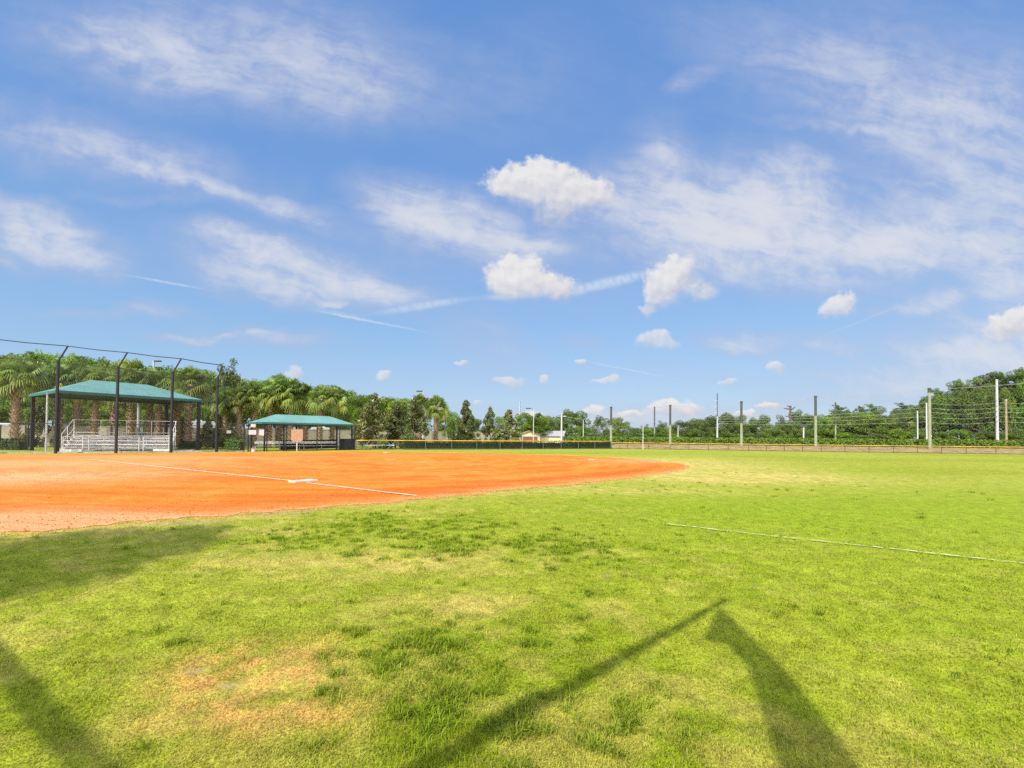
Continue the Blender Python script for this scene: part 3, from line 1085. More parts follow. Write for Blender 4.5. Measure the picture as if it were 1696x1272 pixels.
c00, c10 = Vector((-36.2, 39.2, 0)), Vector((-30.7, 49.0, 0))
bk_ = Vector((-6.6, 4.6, 0))
hip_roof('shade_roof', 'large teal hip roof on black posts above the silver bleachers', c00, c10, c10 + bk_, c00 + bk_, 4.92, 6.3, 3.4,
         ((0.02, 0.03), (0.98, 0.03), (0.02, 0.97), (0.98, 0.97)), postr=0.12)
fr_ = thing('gate_frame', 'black steel gate frame left of the bleachers', 'gate', P(77, 40.6))
mb = MB(); mb.tube([(0, 0, 0), (0, 0, 4.9)], 0.07, 8); mb.build('post', M_GALV, fr_)
mb = MB(); mb.tube([(0, 0, 2.3), (-1.45, 0.9, 2.3)], 0.035, 6); mb.build('rail', M_BLACK, fr_)
mb = MB(); panel(mb, Vector((0, 0, 0)), Vector((-1.45, 0.9, 0)), 0.1, 2.3); mb.build('chain_link', M_CHAIN, fr_)

# bleachers
bdir = Vector((0.89, 0.46, 0)).normalized()
bbak = Vector((-bdir.y, bdir.x, 0))
B0 = P(101, 40.6)
bl = thing('bleachers', 'silver aluminium bleachers with guard rails beneath the large teal roof', 'bleachers', B0, math.atan2(bdir.y, bdir.x))
BL = 7.5
for k in range(5):
    y = 0.35 + k * 0.62
    z = 0.40 + k * 0.25
    mb = MB(); mb.box((BL / 2, y, z), (BL, 0.26, 0.045)); mb.build('seat_plank', M_ALU, bl)
    if k:
        mb = MB(); mb.box((BL / 2, y - 0.33, z - 0.26), (BL, 0.3, 0.04)); mb.build('footboard', M_ALU, bl)
    mb = MB(); mb.box((BL / 2, y + 0.14, z - 0.11), (BL, 0.025, 0.17)); mb.build('riser_board', M_ALU, bl)
for k in range(5):
    x = 0.25 + k * (BL - 0.5) / 4
    mb = MB()
    mb.beam((x, 0.2, 0.05), (x, 3.1, 0.05), 0.05, 0.07)
    mb.beam((x, 0.25, 0.30), (x, 3.0, 1.32), 0.05, 0.06)
    for j in range(5):
        y = 0.35 + j * 0.62
        mb.beam((x, y, 0.05), (x, y, 0.38 + j * 0.25), 0.05, 0.05)
    mb.build('support_frame', M_GALV, bl)
mb = MB()
for k in range(5):
    x = 0.05 + k * (BL - 0.1) / 4
    mb.tube([(x, 3.05, 0.2), (x, 3.05, 2.75)], 0.028, 6)
for z in (2.75, 1.65):
    mb.tube([(0.05, 3.05, z), (BL - 0.05, 3.05, z)], 0.026, 6)
mb.build('back_rail', M_ALU, bl)
for x in (0.0, BL):
    mb = MB()
    mb.tube([(x, 3.05, 2.75), (x, 0.2, 1.5), (x, 0.2, 0.1)], 0.028, 6)
    mb.tube([(x, 3.05, 1.9), (x, 0.2, 0.75)], 0.024, 6)
    mb.tube([(x, 1.6, 0.1), (x, 1.6, 2.1)], 0.024, 6)
    mb.build('side_rail', M_ALU, bl)
for x0, x1 in ((0.15, 1.4), (1.8, 5.2), (5.5, 7.35)):
    mb = MB()
    for x in (x0, x1):
        mb.tube([(x, 0.0, 0.1), (x, 0.0, 1.28)], 0.03, 6)
    for z in (1.28, 0.95, 0.62):
        mb.tube([(x0, 0.0, z), (x1, 0.0, z)], 0.026, 6)
    mb.build('front_rail', M_ALU, bl)
for x_, w_ in ((0.75, 1.5), (BL - .6, 1.2)):
    mb = MB(); mb.box((x_, -0.35, 0.13), (w_, 0.6, 0.24)); mb.build('entry_step', M_ALU, bl)
# open box beside the wall: concrete slab under it
mb = MB(); mb.box((0, 0, 0.02), (BL + 2.5, 5.6, 0.05))
o = mb.build('concrete_pad', M_CONC); o.location = B0 + bdir * (BL / 2 + .2) + bbak * 1.9; o.rotation_euler = (0, 0, math.atan2(bdir.y, bdir.x)); struct(o)

# ------------------------------------------------------------------ far dugout
ddir = dd.copy(); dbak = Vector((-ddir.y, ddir.x, 0))
f0, f1 = D1 + ddir * 1.65 + dbak * 0.2, D2 + dbak * 0.2
hip_roof('dugout_shelter', 'small teal hip roof dugout with two benches, right of the backstop', f0, f1, f1 + dbak * 3.6, f0 + dbak * 3.6, 2.72, 3.55, 1.9,
         ((0.03, 0.06), (0.22, 0.06), (0.8, 0.06), (0.985, 0.06), (0.03, 0.97), (0.5, 0.97), (0.985, 0.97)), fascia=0.16, postr=0.06)


def bench(px, Y, ln, label):
    p = P(px, Y)
    o = thing('bench', label, 'bench', p, math.atan2(ddir.y, ddir.x), 'aluminium benches in the dugout')
    mb = MB(); mb.box((ln / 2, 0, 0.46), (ln, 0.28, 0.045)); mb.build('seat', M_ALU, o)
    mb = MB(); mb.box((ln / 2, 0.24, 0.80), (ln, 0.045, 0.26)); mb.build('backrest', M_ALU, o)
    for k in range(3):
        x = 0.3 + k * (ln - 0.6) / 2
        mb = MB(); mb.beam((x, 0, 0), (x, 0, 0.43), 0.06, 0.06); mb.beam((x, 0, .40), (x, .22, .82), 0.05, 0.05); mb.beam((x, -.15, 0.03), (x, .25, .03), .05, .05)
        mb.build('leg', M_GALV, o)
    return o


bench(424, 48.2, 4.6, 'aluminium bench with backrest in the left half of the small dugout')
bench(499, 51.0, 4.4, 'aluminium bench with backrest in the right half of the small dugout')
# windscreen on the right end of the dugout
ws = thing('windscreen', 'black windscreen hung at the right end of the small dugout', 'windscreen', D1.lerp(D2, 0.85))
l2 = D2 - ws.location
mb = MB(); mb.beam(Vector((0, 0, 0.62)) + dbak * 0.09, l2 + Vector((0, 0, 0.62)) + dbak * 0.09, 0.012, 1.15); mb.build('cloth', M_BLACKCLOTH, ws)
mb = MB(); mb.tube([Vector((0, 0, 1.2)) + dbak * 0.09, l2 + Vector((0, 0, 1.2)) + dbak * 0.09], 0.02, 6); mb.build('hem_rope', M_BLACK, ws)
p0 = D1.lerp(D2, 0.42) + dbak * 3.75
ws2 = thing('windscreen', 'black windscreen along the back of the small dugout behind its benches', 'windscreen', p0)
l2 = D2 + dbak * 3.75 - p0
mb = MB(); mb.beam(Vector((0, 0, 0.5)), l2 + Vector((0, 0, 0.62)), 0.012, 0.98); mb.build('cloth', M_BLACKCLOTH, ws2)


def face_sign(name, px, py, Y, w, h, mat, label, post=None, thick=0.03, cat='sign', poly=None):
    z = hgt(px, py, Y)
    p = P(px, Y)
    rz = math.atan2(-p.x * 0, 1)
    o = thing(name, label, cat, p, math.atan2(dd.y, dd.x) * 0.55)
    mb = MB()
    if poly:
        mb.prism(poly, (0, 0, z), Vector((1, 0, 0)), Vector((0, 0, 1)), Vector((0, 1, 0)), thick)
    else:
        mb.box((0, 0, z), (w, thick, h))
    mb.build('board', mat, o)
    if post:
        mb = MB(); mb.box((0, 0.06, (z - h / 2 + .1) / 2), (0.09, 0.06, z - h / 2 + .1)); mb.build('post', post, o)
    else:
        for s in (-.4, .4):
            mb = MB()
            mb.box((s * w, 0.03, z + h * .4), (0.03, 0.05, 0.03))
            mb.build('bracket', M_BLACK, o)
    return o


face_sign('sign', 418, 716, 45.6, 0.62, 0.42, M_SIGNW, 'pale landscape sign on the left end of the dugout fence')
face_sign('sign', 433, 716.5, 46.2, 0.42, 0.56, M_SIGNW, 'pale portrait sign beside the second post of the dugout fence')
face_sign('sign', 419, 705, 45.7, 0.40, 0.28, M_SIGNW, 'small pale sign high on the left of the dugout fence')
face_sign('sign', 379, 715.3, 45.4, 0.34, 0.26, M_SIGNW, 'tiny white sign on the fence between backstop and dugout')
hw = 0.52
face_sign('plate_sign', 492, 721.5, 47.6, 1.04, 1.2, M_SIGNT, 'tan board with cut lower corners on a white post before the dugout', post=M_WHITE,
          poly=[(-hw, 0.6), (-hw, -0.42), (-hw + .22, -0.62), (hw - .22, -0.62), (hw, -0.42), (hw, 0.6)])
# a heap/bag at the gate foot: small pale bucket
bu = thing('bucket', 'small pale bucket on the ground at the dugout gate', 'bucket', at(420, 748.6))
mb = MB(); mb.tube([(0, 0, 0), (0, 0, 0.3)], [0.17, 0.2], 12); mb.build('pail', M_CONC, bu)
mb = MB(); mb.tube([(0.2 * math.cos(t), 0.2 * math.sin(t) * 0.3, 0.3 + 0.16 * math.sin(abs(t))) for t in [k * math.pi / 8 for k in range(9)]], 0.012, 5); mb.build('handle', M_GALV, bu)

# bench with crossed blue legs outside the dugout, by the open fence
ob = thing('bench', 'plain bench with crossed blue legs right of the dugout', 'bench', P(603, 55.2), math.atan2(dd.y, dd.x) * .4)
mb = MB(); mb.box((1.6, 0, 0.50), (3.4, 0.3, 0.05)); mb.build('seat', M_ALU, ob)
for x in (0.15, 3.0):
    mb = MB(); mb.beam((x - .55, 0, 0.0), (x + .45, 0, 0.95), 0.07, 0.08); mb.beam((x - .55, 0.08, 0.95), (x + .45, 0.08, 0.0), 0.07, 0.08); mb.build('crossed_leg', M_BLUE, ob)

# ------------------------------------------------------------------ precast wall
wl = [P(-160, 56), P(40, 57.5), P(180, 59), P(400, 66), P(590, 76), P(740, 88), P(862, 98)]
wall = thing('precast_wall', 'long beige precast wall behind the palms and dugouts', 'wall', wl[0])
mbp, n = MB(), 0
cap = MB()
for a, b in zip(wl[:-1], wl[1:]):
    a, b = a - wl[0], b - wl[0]
    mbp.beam(a + UP * 1.16, b + UP * 1.16, 0.1, 2.32)
    k = max(1, round((b - a).length / 3.6))
    for j in range(k):
        p = a.lerp(b, j / k)
        m2 = MB(); m2.box(p + UP * 1.24, (0.36, 0.36, 2.48), math.atan2((b - a).y, (b - a).x)); m2.build('pier', M_WALL, wall)
    cap.beam(a + UP * 2.36, b + UP * 2.36, 0.17, 0.08)
mbp.build('panel', M_WALL, wall)
cap.build('coping', M_WALL, wall)


# ------------------------------------------------------------------ vehicles behind the wall
def car_proto(name, kind):
    o = thing(name, '', 'car')
    if kind == 'sedan':
        prof = [(-2.25, 0.35), (-2.28, 0.75), (-2.15, 0.98), (-1.25, 1.05), (-0.65, 1.42), (0.55, 1.46), (1.25, 1.08), (2.1, 0.92), (2.28, 0.7), (2.25, 0.35)]
        win = [(-1.15, 1.05), (-0.62, 1.37), (0.52, 1.40), (1.12, 1.06)]
    else:
        prof = [(-2.3, 0.4), (-2.35, 0.9), (-2.2, 1.2), (-2.0, 1.78), (-1.7, 1.86), (0.5, 1.86), (1.2, 1.28), (2.15, 1.1), (2.35, 0.85), (2.32, 0.4)]
        win = [(-1.95, 1.25), (-1.82, 1.73), (0.42, 1.75), (1.02, 1.27)]
    X, Z, Y = Vector((1, 0, 0)), Vector((0, 0, 1)), Vector((0, 1, 0))
    mb = MB(); mb.prism(prof, (0, 0, 0), X, Z, Y, 1.78)
    mb.build('body', CARCOLS['white'], o, bevel=0.07)
    mb = MB(); mb.prism(win, (0, 0, 0), X, Z, Y, 1.80); mb.build('window', M_GLASS, o)
    for x in (-1.4, 1.42):
        for s in (-1, 1):
            mb = MB(); mb.tube([(x, s * 0.68, 0.34), (x, s * 0.92, 0.34)], 0.34, 16); w = mb.build('wheel', M_TYRE, o)
            mb = MB(); mb.tube([(x, s * 0.90, 0.34), (x, s * 0.935, 0.34)], 0.2, 12); mb.build('rim', M_RIM, w)
    for s in (-1, 1):
        mb = MB(); mb.box((2.26, s * 0.65, 0.78), (0.1, 0.32, 0.14)); mb.build('headlight', M_LENS, o)
    return o


sedan, suv = car_proto('parked_car', 'sedan'), car_proto('parked_car', 'suv')
used = set()


def put_car(proto, col, px, Y, rz, label, z=0.0):
    p = P(px, Y, z)
    c = proto if proto not in used else copy_tree(proto, p, rz, label=label)
    if proto not in used:
        used.add(proto)
    c.location = p; c.rotation_euler = (0, 0, rz)
    c['label'] = label; c['group'] = 'cars parked behind the wall'
    for ch in c.children:
        if ch.name.startswith('body'):
            ch.material_slots[0].link = 'OBJECT'
            ch.material_slots[0].material = CARCOLS[col]


LOTZ = 0.95
mb = MB(); mb.quad(P(-250, 60.5, LOTZ - .01), P(500, 73, LOTZ - .01), P(500, 86, LOTZ - .01), P(-250, 76, LOTZ - .01))
struct(mb.build('parking_lot', plain('asphalt', (0.06, 0.06, 0.06), 0.9)))
put_car(suv, 'white', 8, 62.5, 2.2, 'white car behind the wall at the left edge', LOTZ)
put_car(sedan, 'silver', 116, 63.5, 1.2, 'pale silver car behind the wall above the left end of the bleachers', LOTZ + .35)
for k, (px, col, kind, lab) in enumerate(((140, 'grey', sedan, 'dark grey car behind the wall, second from the left of the bleachers'), (167, 'blue', sedan, 'blue grey car behind the wall above the middle of the bleachers'),
                                          (184, 'white', sedan, 'white car behind the wall beside the middle black post'), (204, 'silver', sedan, 'silver car behind the wall right of the middle black post'),
                                          (238, 'blue', sedan, 'dark blue car behind the wall, partly hidden by two palm trunks'), (279, 'silver', suv, 'silver car behind the wall at the right end of the bleachers'))):
    put_car(kind, col, px, 64.0 + k * 0.6, 0.55 + 0.1 * (k % 3), lab, LOTZ)
put_car(suv, 'grey', 560, 84, 0.35, 'grey car behind the wall seen through the right end of the dugout', 0.6)
put_car(suv, 'blue', 575, 90, 0.2, 'dark blue car behind the wall at the far right of the dugout roof', 0.7)


def camper(px, Y, rz, ln, label, z=0.0, h=2.5):
    o = thing('camper', label, 'camper', P(px, Y, z), rz, 'white campers behind the wall')
    mb = MB(); mb.prism([(-ln / 2, 0.5), (-ln / 2, h - .2), (-ln / 2 + .25, h), (ln / 2 - .5, h), (ln / 2, h - .7), (ln / 2, .5)], (0, 0, 0), Vector((1, 0, 0)), UP, Vector((0, 1, 0)), 2.2)
    mb.build('body', M_WHITE, o, bevel=0.06)
    mb = MB(); mb.box((-.3, 0, h + .1), (0.8, .7, .18)); mb.build('roof_vent', M_WHITE, o, bevel=.03)
    for s in (-1.105, 1.105):
        mb = MB(); mb.box((ln * .2, s, h * .62), (1.1, .02, .5)); mb.build('window', M_GLASS, o)
        mb = MB(); mb.tube([(-.3, s * .75, .36), (-.3, s * 1.0, .36)], .36, 14); mb.build('wheel', M_TYRE, o)
    return o


camper(333, 71, 0.5, 4.2, 'white camper behind the wall right of the bleacher roof', 0.7, 2.7)
camper(537, 80, 0.3, 4.0, 'white van body behind the wall seen through the middle of the dugout', 0.5, 2.3)
camper(712, 100, 0.1, 4.6, 'white camper roof showing over the wall left of the lone palm', 0.2, 2.2)
camper(738, 100, 0.1, 3.6, 'white camper roof showing over the wall just right of the lone palm', 0.2, 2.15)
camper(752, 101, 0.1, 2.6, 'shorter white camper roof over the wall beside the first bronze magnolia', 0.2, 2.3)


# ------------------------------------------------------------------ small buildings
def hut(name, label, px, Y, w, d, h, ridge, rz, wallm, roofm, along, door=None):
    o = thing(name, label, 'building', P(px, Y), rz)
    mb = MB()
    X, Yv = Vector((1, 0, 0)), Vector((0, 1, 0))
    if along == 'x':   # ridge parallel to the front
        mb.prism([(-d / 2, 0), (-d / 2, h), (0, ridge), (d / 2, h), (d / 2, 0)], (0, 0, 0), Yv, UP, X, w)
    else:
        mb.prism([(-w / 2, 0), (-w / 2, h), (0, ridge), (w / 2, h), (w / 2, 0)], (0, 0, 0), X, UP, Yv, d)
    mb.build('wall', wallm, o)
    mb = MB()
    ov = 0.35
    if along == 'x':
        for s in (-1, 1):
            a = Vector((0, 0, ridge + .08)); b = Vector((0, s * (d / 2 + ov), h + .08 - (ridge - h) * ov / (d / 2)))
            sl = (b - a); c = (a + b) / 2
            mb.box(c, (w + 2 * ov, sl.length, 0.1), ax=(X, sl.normalized(), X.cross(sl.normalized())))
    else:
        for s in (-1, 1):
            a = Vector((0, 0, ridge + .08)); b = Vector((s * (w / 2 + ov), 0, h + .08 - (ridge - h) * ov / (w / 2)))
            sl = (b - a); c = (a + b) / 2
            mb.box(c, (sl.length, d + 2 * ov, 0.1), ax=(sl.normalized(), Yv, sl.normalized().cross(Yv)))
    mb.build('roof', roofm, o)
    if door:
        x, dw, dh, m_ = door
        mb = MB(); mb.box((x, -d / 2 - .02, dh / 2), (dw, .06, dh))
        for k in range(1, 4):
            mb.box((x, -d / 2 - .06, dh * k / 4), (dw, .02, .04))
        mb.build('door', m_, o)
        mb = MB()
        mb.box((x, -d / 2 - .04, dh + .09), (dw + .3, .08, .16)); mb.box((x - dw / 2 - .08, -d / 2 - .04, dh / 2), (.14, .08, dh)); mb.box((x + dw / 2 + .08, -d / 2 - .04, dh / 2), (.14, .08, dh))
        mb.build('door_frame', M_WHITE, o)
    return o


hut('garage', 'cream garage with brown roll door below the round green tree', 875, 104, 4.4, 5, 1.95, 2.75, 0.05, M_CREAM, M_ROOFT, 'y', (0.2, 3.0, 1.62, M_BROWN))
h2 = hut('shed', 'pale shed with grey metal roof beside the white power pole', 913, 104, 5.4, 4.6, 1.8, 2.75, -0.25, M_CREAM, M_ROOFG, 'x')
mb = MB(); mb.box((2.72, 0.2, 0.9), (0.05, 1.0, 1.5)); mb.build('door', M_BLACK, h2)
# low red-brick-ish wall left of the garage
fence('garden_wall', 'low tan wall joining the beige wall to the cream garage', [P(840, 101), P(862, 101)], 2.0, 0.2, M_WALL, (), None, cat='wall').children[0].name = 'pier'
mb = MB(); gw = [o for o in COL.objects if o.name.startswith('garden_wall')][0]; dlt = P(862, 101) - P(840, 101)
mb.beam(Vector((0, 0, 0.95)), dlt + Vector((0, 0, .95)), .14, 1.9); mb.build('panel', M_WALL, gw)


# ------------------------------------------------------------------ poles
def pole(name, px, Y, top, r0, r1, mat, label, cat, group=None, darktop=None, basez=0.0):
    h = hgt(px, top, Y) - basez
    o = thing(name, label, cat, P(px, Y, basez), 0, group)
    if darktop:
        mb = MB(); mb.tube([(0, 0, 0), (0, 0, h * (1 - darktop))], [r0, r1], 10); mb.build('shaft', mat, o)
        mb = MB(); mb.tube([(0, 0, h * (1 - darktop)), (0, 0, h)], [r1 * 1.02, r1 * .95], 10); mb.build('darkened_tip', M_POLED, o)  # net poles: their dark look against the bright sky, put into the colour
    else:
        mb = MB(); mb.tube([(0, 0, 0), (0, 0, h)], [r0, r1], 10); mb.build('shaft', mat, o)
    mb = MB(); mb.tube([(0, 0, h - .12), (0, 0, h + .03)], r1 * 1.25, 10); mb.build('cap', M_POLED if darktop else M_GALV, o)
    return o, h


NETP = [(1012, 73, 674, 'net pole at the left end of the yellow outfield fence'), (1110, 72, 671, 'net pole in front of the white low cloud'), (1228, 68.5, 665, 'net pole right of the tall steel power pole'),
        (1351, 66, 656, 'net pole in front of the middle of the right woods'), (1540, 62.5, 643, 'thickest net pole, beside two white poles at the right'), (1830, 57, 618, 'net pole beyond the right edge of the woods')]
ntop = []
for px, Y, top, lab in NETP:
    o, h = pole('net_pole', px, Y, top, 0.185, 0.155, M_POLEG, 'grey green, top coloured dark as against the sky, ' + lab, 'pole', 'net poles behind the outfield fence', darktop={1540: .07, 1351: .36, 1830: .07}.get(px, .45))
    mb = MB(); mb.tube([(0, -.24, h * .25), (0, -.24, h * .27)], .05, 6); mb.build('hook', M_GALV, o)
    ntop.append(Vector((o.location.x, o.location.y, h)))
for px, Y, top, lab in ((1084, 92, 674, 'thin dark net pole of the far row, left of the white low cloud'), (1384, 90, 667, 'thin dark net pole of the far row, before the tall pines')):
    o, h = pole('net_pole', px, Y, top, 0.15, 0.12, M_POLEG, lab, 'pole', 'net poles behind the outfield fence', darktop=0.5)
    ntop.append(Vector((o.location.x, o.location.y, h)))


def wire(name, pts, r, mat, sag, label, cat='wire', group=None):
    mb = MB()
    o0 = pts[0]
    for a, b in zip(pts[:-1], pts[1:]):
        a, b = a - o0, b - o0
        mb.tube([a.lerp(b, t) - UP * sag * 4 * t * (1 - t) for t in [k / 10 for k in range(11)]], r, 5)
    o = mb.build(name, mat)
    o.location = o0
    return tag(o, label, cat, group)


wire('net_cable', [ntop[k] - UP * .15 for k in (0, 1, 2, 3, 4, 5)], 0.02, M_NETC, 0.25, 'thin cable joining the tops of the net poles', 'cable')
mb = MB()
for k in range(5):
    a, b = ntop[k], ntop[k + 1]
    d = (Vector((a.x, a.y, 0)) - Vector((b.x, b.y, 0))).length
    zb = 2.4
    mb.quad((a.x, a.y, zb), (b.x, b.y, zb), (b.x, b.y, b.z - .2), (a.x, a.y, a.z - .2), uv=((0, 0), (d, 0), (d, b.z), (0, a.z)))
tag(mb.build('safety_net', meshmat('safety_net_mesh', (0.22, 0.22, 0.22), 0.6, 0.008)), 'fine see through safety net hung between the grey green net poles', 'net')

o, h = pole('foul_pole', 1065, 68.9, 705, 0.055, 0.045, M_WHITE, 'slim white foul pole standing right at the outfield fence', 'pole')
o, h = pole('power_pole', 930, 93, 684, 0.2, 0.13, M_CPOLE, 'white concrete power pole beside the metal roofed shed', 'power pole')
mb = MB(); mb.beam((-.9, 0, h - .6), (.9, 0, h - .6), .1, .1); mb.build('crossarm', M_GALV, o); pp1 = Vector(o.location) + UP * (h - .6)
o, h = pole('power_pole', 1188, 83, 652, 0.20, 0.075, M_CPOLE, 'tallest pale steel power pole with a thin dark tip, among the round oaks', 'power pole', darktop=0.42)
for k in range(3):
    mb = MB(); mb.beam((-.55, 0, h - 1.2 - k * 1.0), (.1, 0, h - 1.2 - k * 1.0), .07, .07); mb.build('crossarm', M_GALV, o)
pp2 = Vector(o.location) + UP * (h * .62)
o, h = pole('power_pole', 1520, 76, 681, 0.095, 0.08, M_WHITE, 'shorter of two thin white poles left of the thickest net pole', 'pole')
o, h = pole('power_pole', 1535, 75, 668, 0.105, 0.09, M_WHITE, 'taller of two thin white poles left of the thickest net pole', 'pole'); pp3 = Vector(o.location) + UP * (h - .2)
o, h = pole('power_pole', 1652, 72, 629, 0.19, 0.14, M_CPOLE, 'thick white concrete power pole near the right edge', 'power pole')
for k in range(5):
    mb = MB(); mb.tube([(-.3, -.2, h - 3.0 - k * .75), (-.1, -.1, h - 3.0 - k * .75)], .07, 6); mb.build('insulator', M_GALV, o)
pp4 = Vector(o.location)
o, h = pole('power_pole', 1667, 77, 662, 0.15, 0.12, M_WOODP, 'tan wooden pole just right of the thick white power pole', 'power pole')
# power lines on the right
for py, lab in ((667, 'topmost'), (675, 'second'), (682, 'third'), (690, 'fourth'), (698.5, 'lowest')):
    a = P(1188, 83); a.z = hgt(1188, 690 + (py - 667) * .35, 83)
    b = P(1652, 72); b.z = hgt(1652, py, 72)
    c = P(1950, 66); c.z = hgt(1950, py - 4, 66)
    b1 = P(1535, 75); b1.z = hgt(1535, py, 75)
    wire('power_line', [a, b1, b, c], 0.014, M_WIRE, 0.35, lab + ' of the five pale power lines crossing the right woods', 'power line', 'power lines before the right woods')
wire('power_line', [pp1, P(1188, 83, pp2.z)], 0.018, M_WIRE, 1.2, 'sagging power line between the shed pole and the tallest pole', 'power line')


def street_lamp(px, Y, top, label, side=-1, head=0.9, basez=0.0, col=M_GALV, r=.09):
    o, h = pole('street_lamp', px, Y, top, r, r * .7, col, label, 'street lamp', basez=basez)
    mb = MB(); mb.tube([(0, 0, h - .2), (side * head * .5, 0, h), (side * head, 0, h)], .04, 6); mb.build('arm', M_POLED, o)
    mb = MB(); mb.box((side * (head + .35), 0, h), (0.95, .38, .2)); mb.build('lamp_head', M_POLED, o, bevel=.05)
    return o


street_lamp(883.5, 96, 676.5, 'slender street lamp with one arm, rising from the round green tree', -1, .7)
street_lamp(700, 80, 648, 'street lamp whose dark head shows above the two palms', -1, .25)
street_lamp(252, 72, 598, 'lamp post poking up above the palms behind the bleacher roof', 1, .2, col=M_CPOLE, r=.17)
street_lamp(966, 86, 696, 'small pale lamp post before the big dark oak', -1, .3, col=M_CPOLE)
street_lamp(1123, 82, 705, 'short white lamp post before the low woods, centre right', -1, .2, col=M_WHITE)
o, h = pole('pale_post', 229, 60, 664, .17, .17, M_CPOLE, 'short pale post behind the bleachers between two palm trunks', 'post')
o, h = pole('flood_light', 1331, 80, 707, .12, .1, M_WHITE, 'short white post with twin flood lights before the right woods', 'flood light')
for s in (-1, 1):
    mb = MB(); mb.box((s * .3, 0, h + .1), (.5, .3, .38)); mb.build('lamp_head', M_POLED, o, bevel=.04)
# lattice radio mast far away
rm = thing('radio_mast', 'far thin lattice radio mast above the magnolias', 'radio mast', P(861, 210))
h = hgt(861, 664, 210)
for k in range(3):
    t = k * 2.094
    mb = MB(); mb.tube([(.5 * math.cos(t), .5 * math.sin(t), 0), (.35 * math.cos(t), .35 * math.sin(t), h)], .14, 5); mb.build('mast_leg', M_GALV, rm)
mb = MB()
for j in range(16):
    z0, z1 = h * j / 16, h * (j + 1) / 16
    for k in range(3):
        a, b = k * 2.094, (k + 1) * 2.094
        mb.tube([(.45 * math.cos(a), .45 * math.sin(a), z0), (.45 * math.cos(b), .45 * math.sin(b), z1)], .07, 4)
mb.build('lattice', M_POLED, rm)


# ------------------------------------------------------------------ trees
def limb(mb, a, b, r0, r1, wob=0.08, n=4):
    a, b = Vector(a), Vector(b)
    ln = (b - a).length
    pts = [a.lerp(b, k / n) + Vector((random.uniform(-1, 1), random.uniform(-1, 1), random.uniform(-.5, .5))) * ln * wob * (0 < k < n) for k in range(n + 1)]
    mb.tube(pts, [r0 + (r1 - r0) * k / n for k in range(n + 1)], 7)
    return pts


def crown_mesh(name, clumps, per, size, mat, parent, flat=0.75, tintv=0.35, up=0.45, bronze=0.0, rnd=0.7, asp=.55):
    Cs, Ns, Ts = [], [], []
    for (c, r) in clumps:
        n = int(per * (r ** 2))
        d = RNG.normal(size=(n, 3)); d /= np.linalg.norm(d, axis=1)[:, None]
        rad = r * (0.55 + 0.5 * RNG.random(n) ** 0.6)
        p = np.array(c)[None] + d * rad[:, None] * np.array([1, 1, flat])[None]
        Cs.append(p)
        Ns.append(d + np.array([0, 0, up]))
        base = 1 + (random.random() - 0.5) * 2 * tintv
        t = np.ones((n, 3)) * base * (0.8 + 0.4 * RNG.random(n))[:, None]
        t[:, 0] *= 1 + (random.random() - .4) * 0.35
        if bronze:
            b = RNG.random(n) < bronze
            t[b] = np.array([1.9, 1.15, .85]) * (0.7 + .5 * RNG.random(b.sum()))[:, None]
        Ts.append(t)
    C, N, T = map(np.concatenate, (Cs, Ns, Ts))
    V, Fq, T = leaves(C, N, size, T, rnd, asp)
    return np_mesh(name, V, Fq, mat, T, parent)


PROTO = {}


def broad_proto(key, mat, seed, nclump=46, h=10.0, w=8.0, trunk=0.22, low=0.18, per=150, size=0.17, rmin=.75, rmax=1.5, power=1.0):
    random.seed(seed)
    o = thing('broadleaf_tree', '', 'tree')
    clumps, mb = [], MB()
    zt = h * 0.35
    limb(mb, (0, 0, 0), (random.uniform(-.3, .3), random.uniform(-.3, .3), zt), trunk, trunk * .7, .04)
    for k in range(nclump):
        # fill an uneven ellipsoid, favouring its outside
        while True:
            d = Vector((random.gauss(0, 1), random.gauss(0, 1), random.gauss(0, 1))).normalized()
            if d.z > -0.75:
                break
        rr = random.uniform(0.55, 1.0)
        zc = h * (1 + low) / 2
        prof = 1.0
        c = Vector((d.x * w / 2 * rr, d.y * w / 2 * rr, zc + d.z * h * (1 - low) / 2 * rr))
        c += Vector((random.gauss(0, .35), random.gauss(0, .35), random.gauss(0, .25)))
        r = random.uniform(rmin, rmax)
        c.z = max(c.z, r * .5); c.z = min(c.z, h - r * .6)
        clumps.append((c, r))
        if k % 4 == 0:
            limb(mb, (0, 0, zt * random.uniform(.7, 1)), c, trunk * .45, .04, .06)
    mb.build('trunk', M_BARK, o, smooth=True)
    crown_mesh('crown', clumps, per, size, mat, o)
    PROTO[key] = (o, h, w)


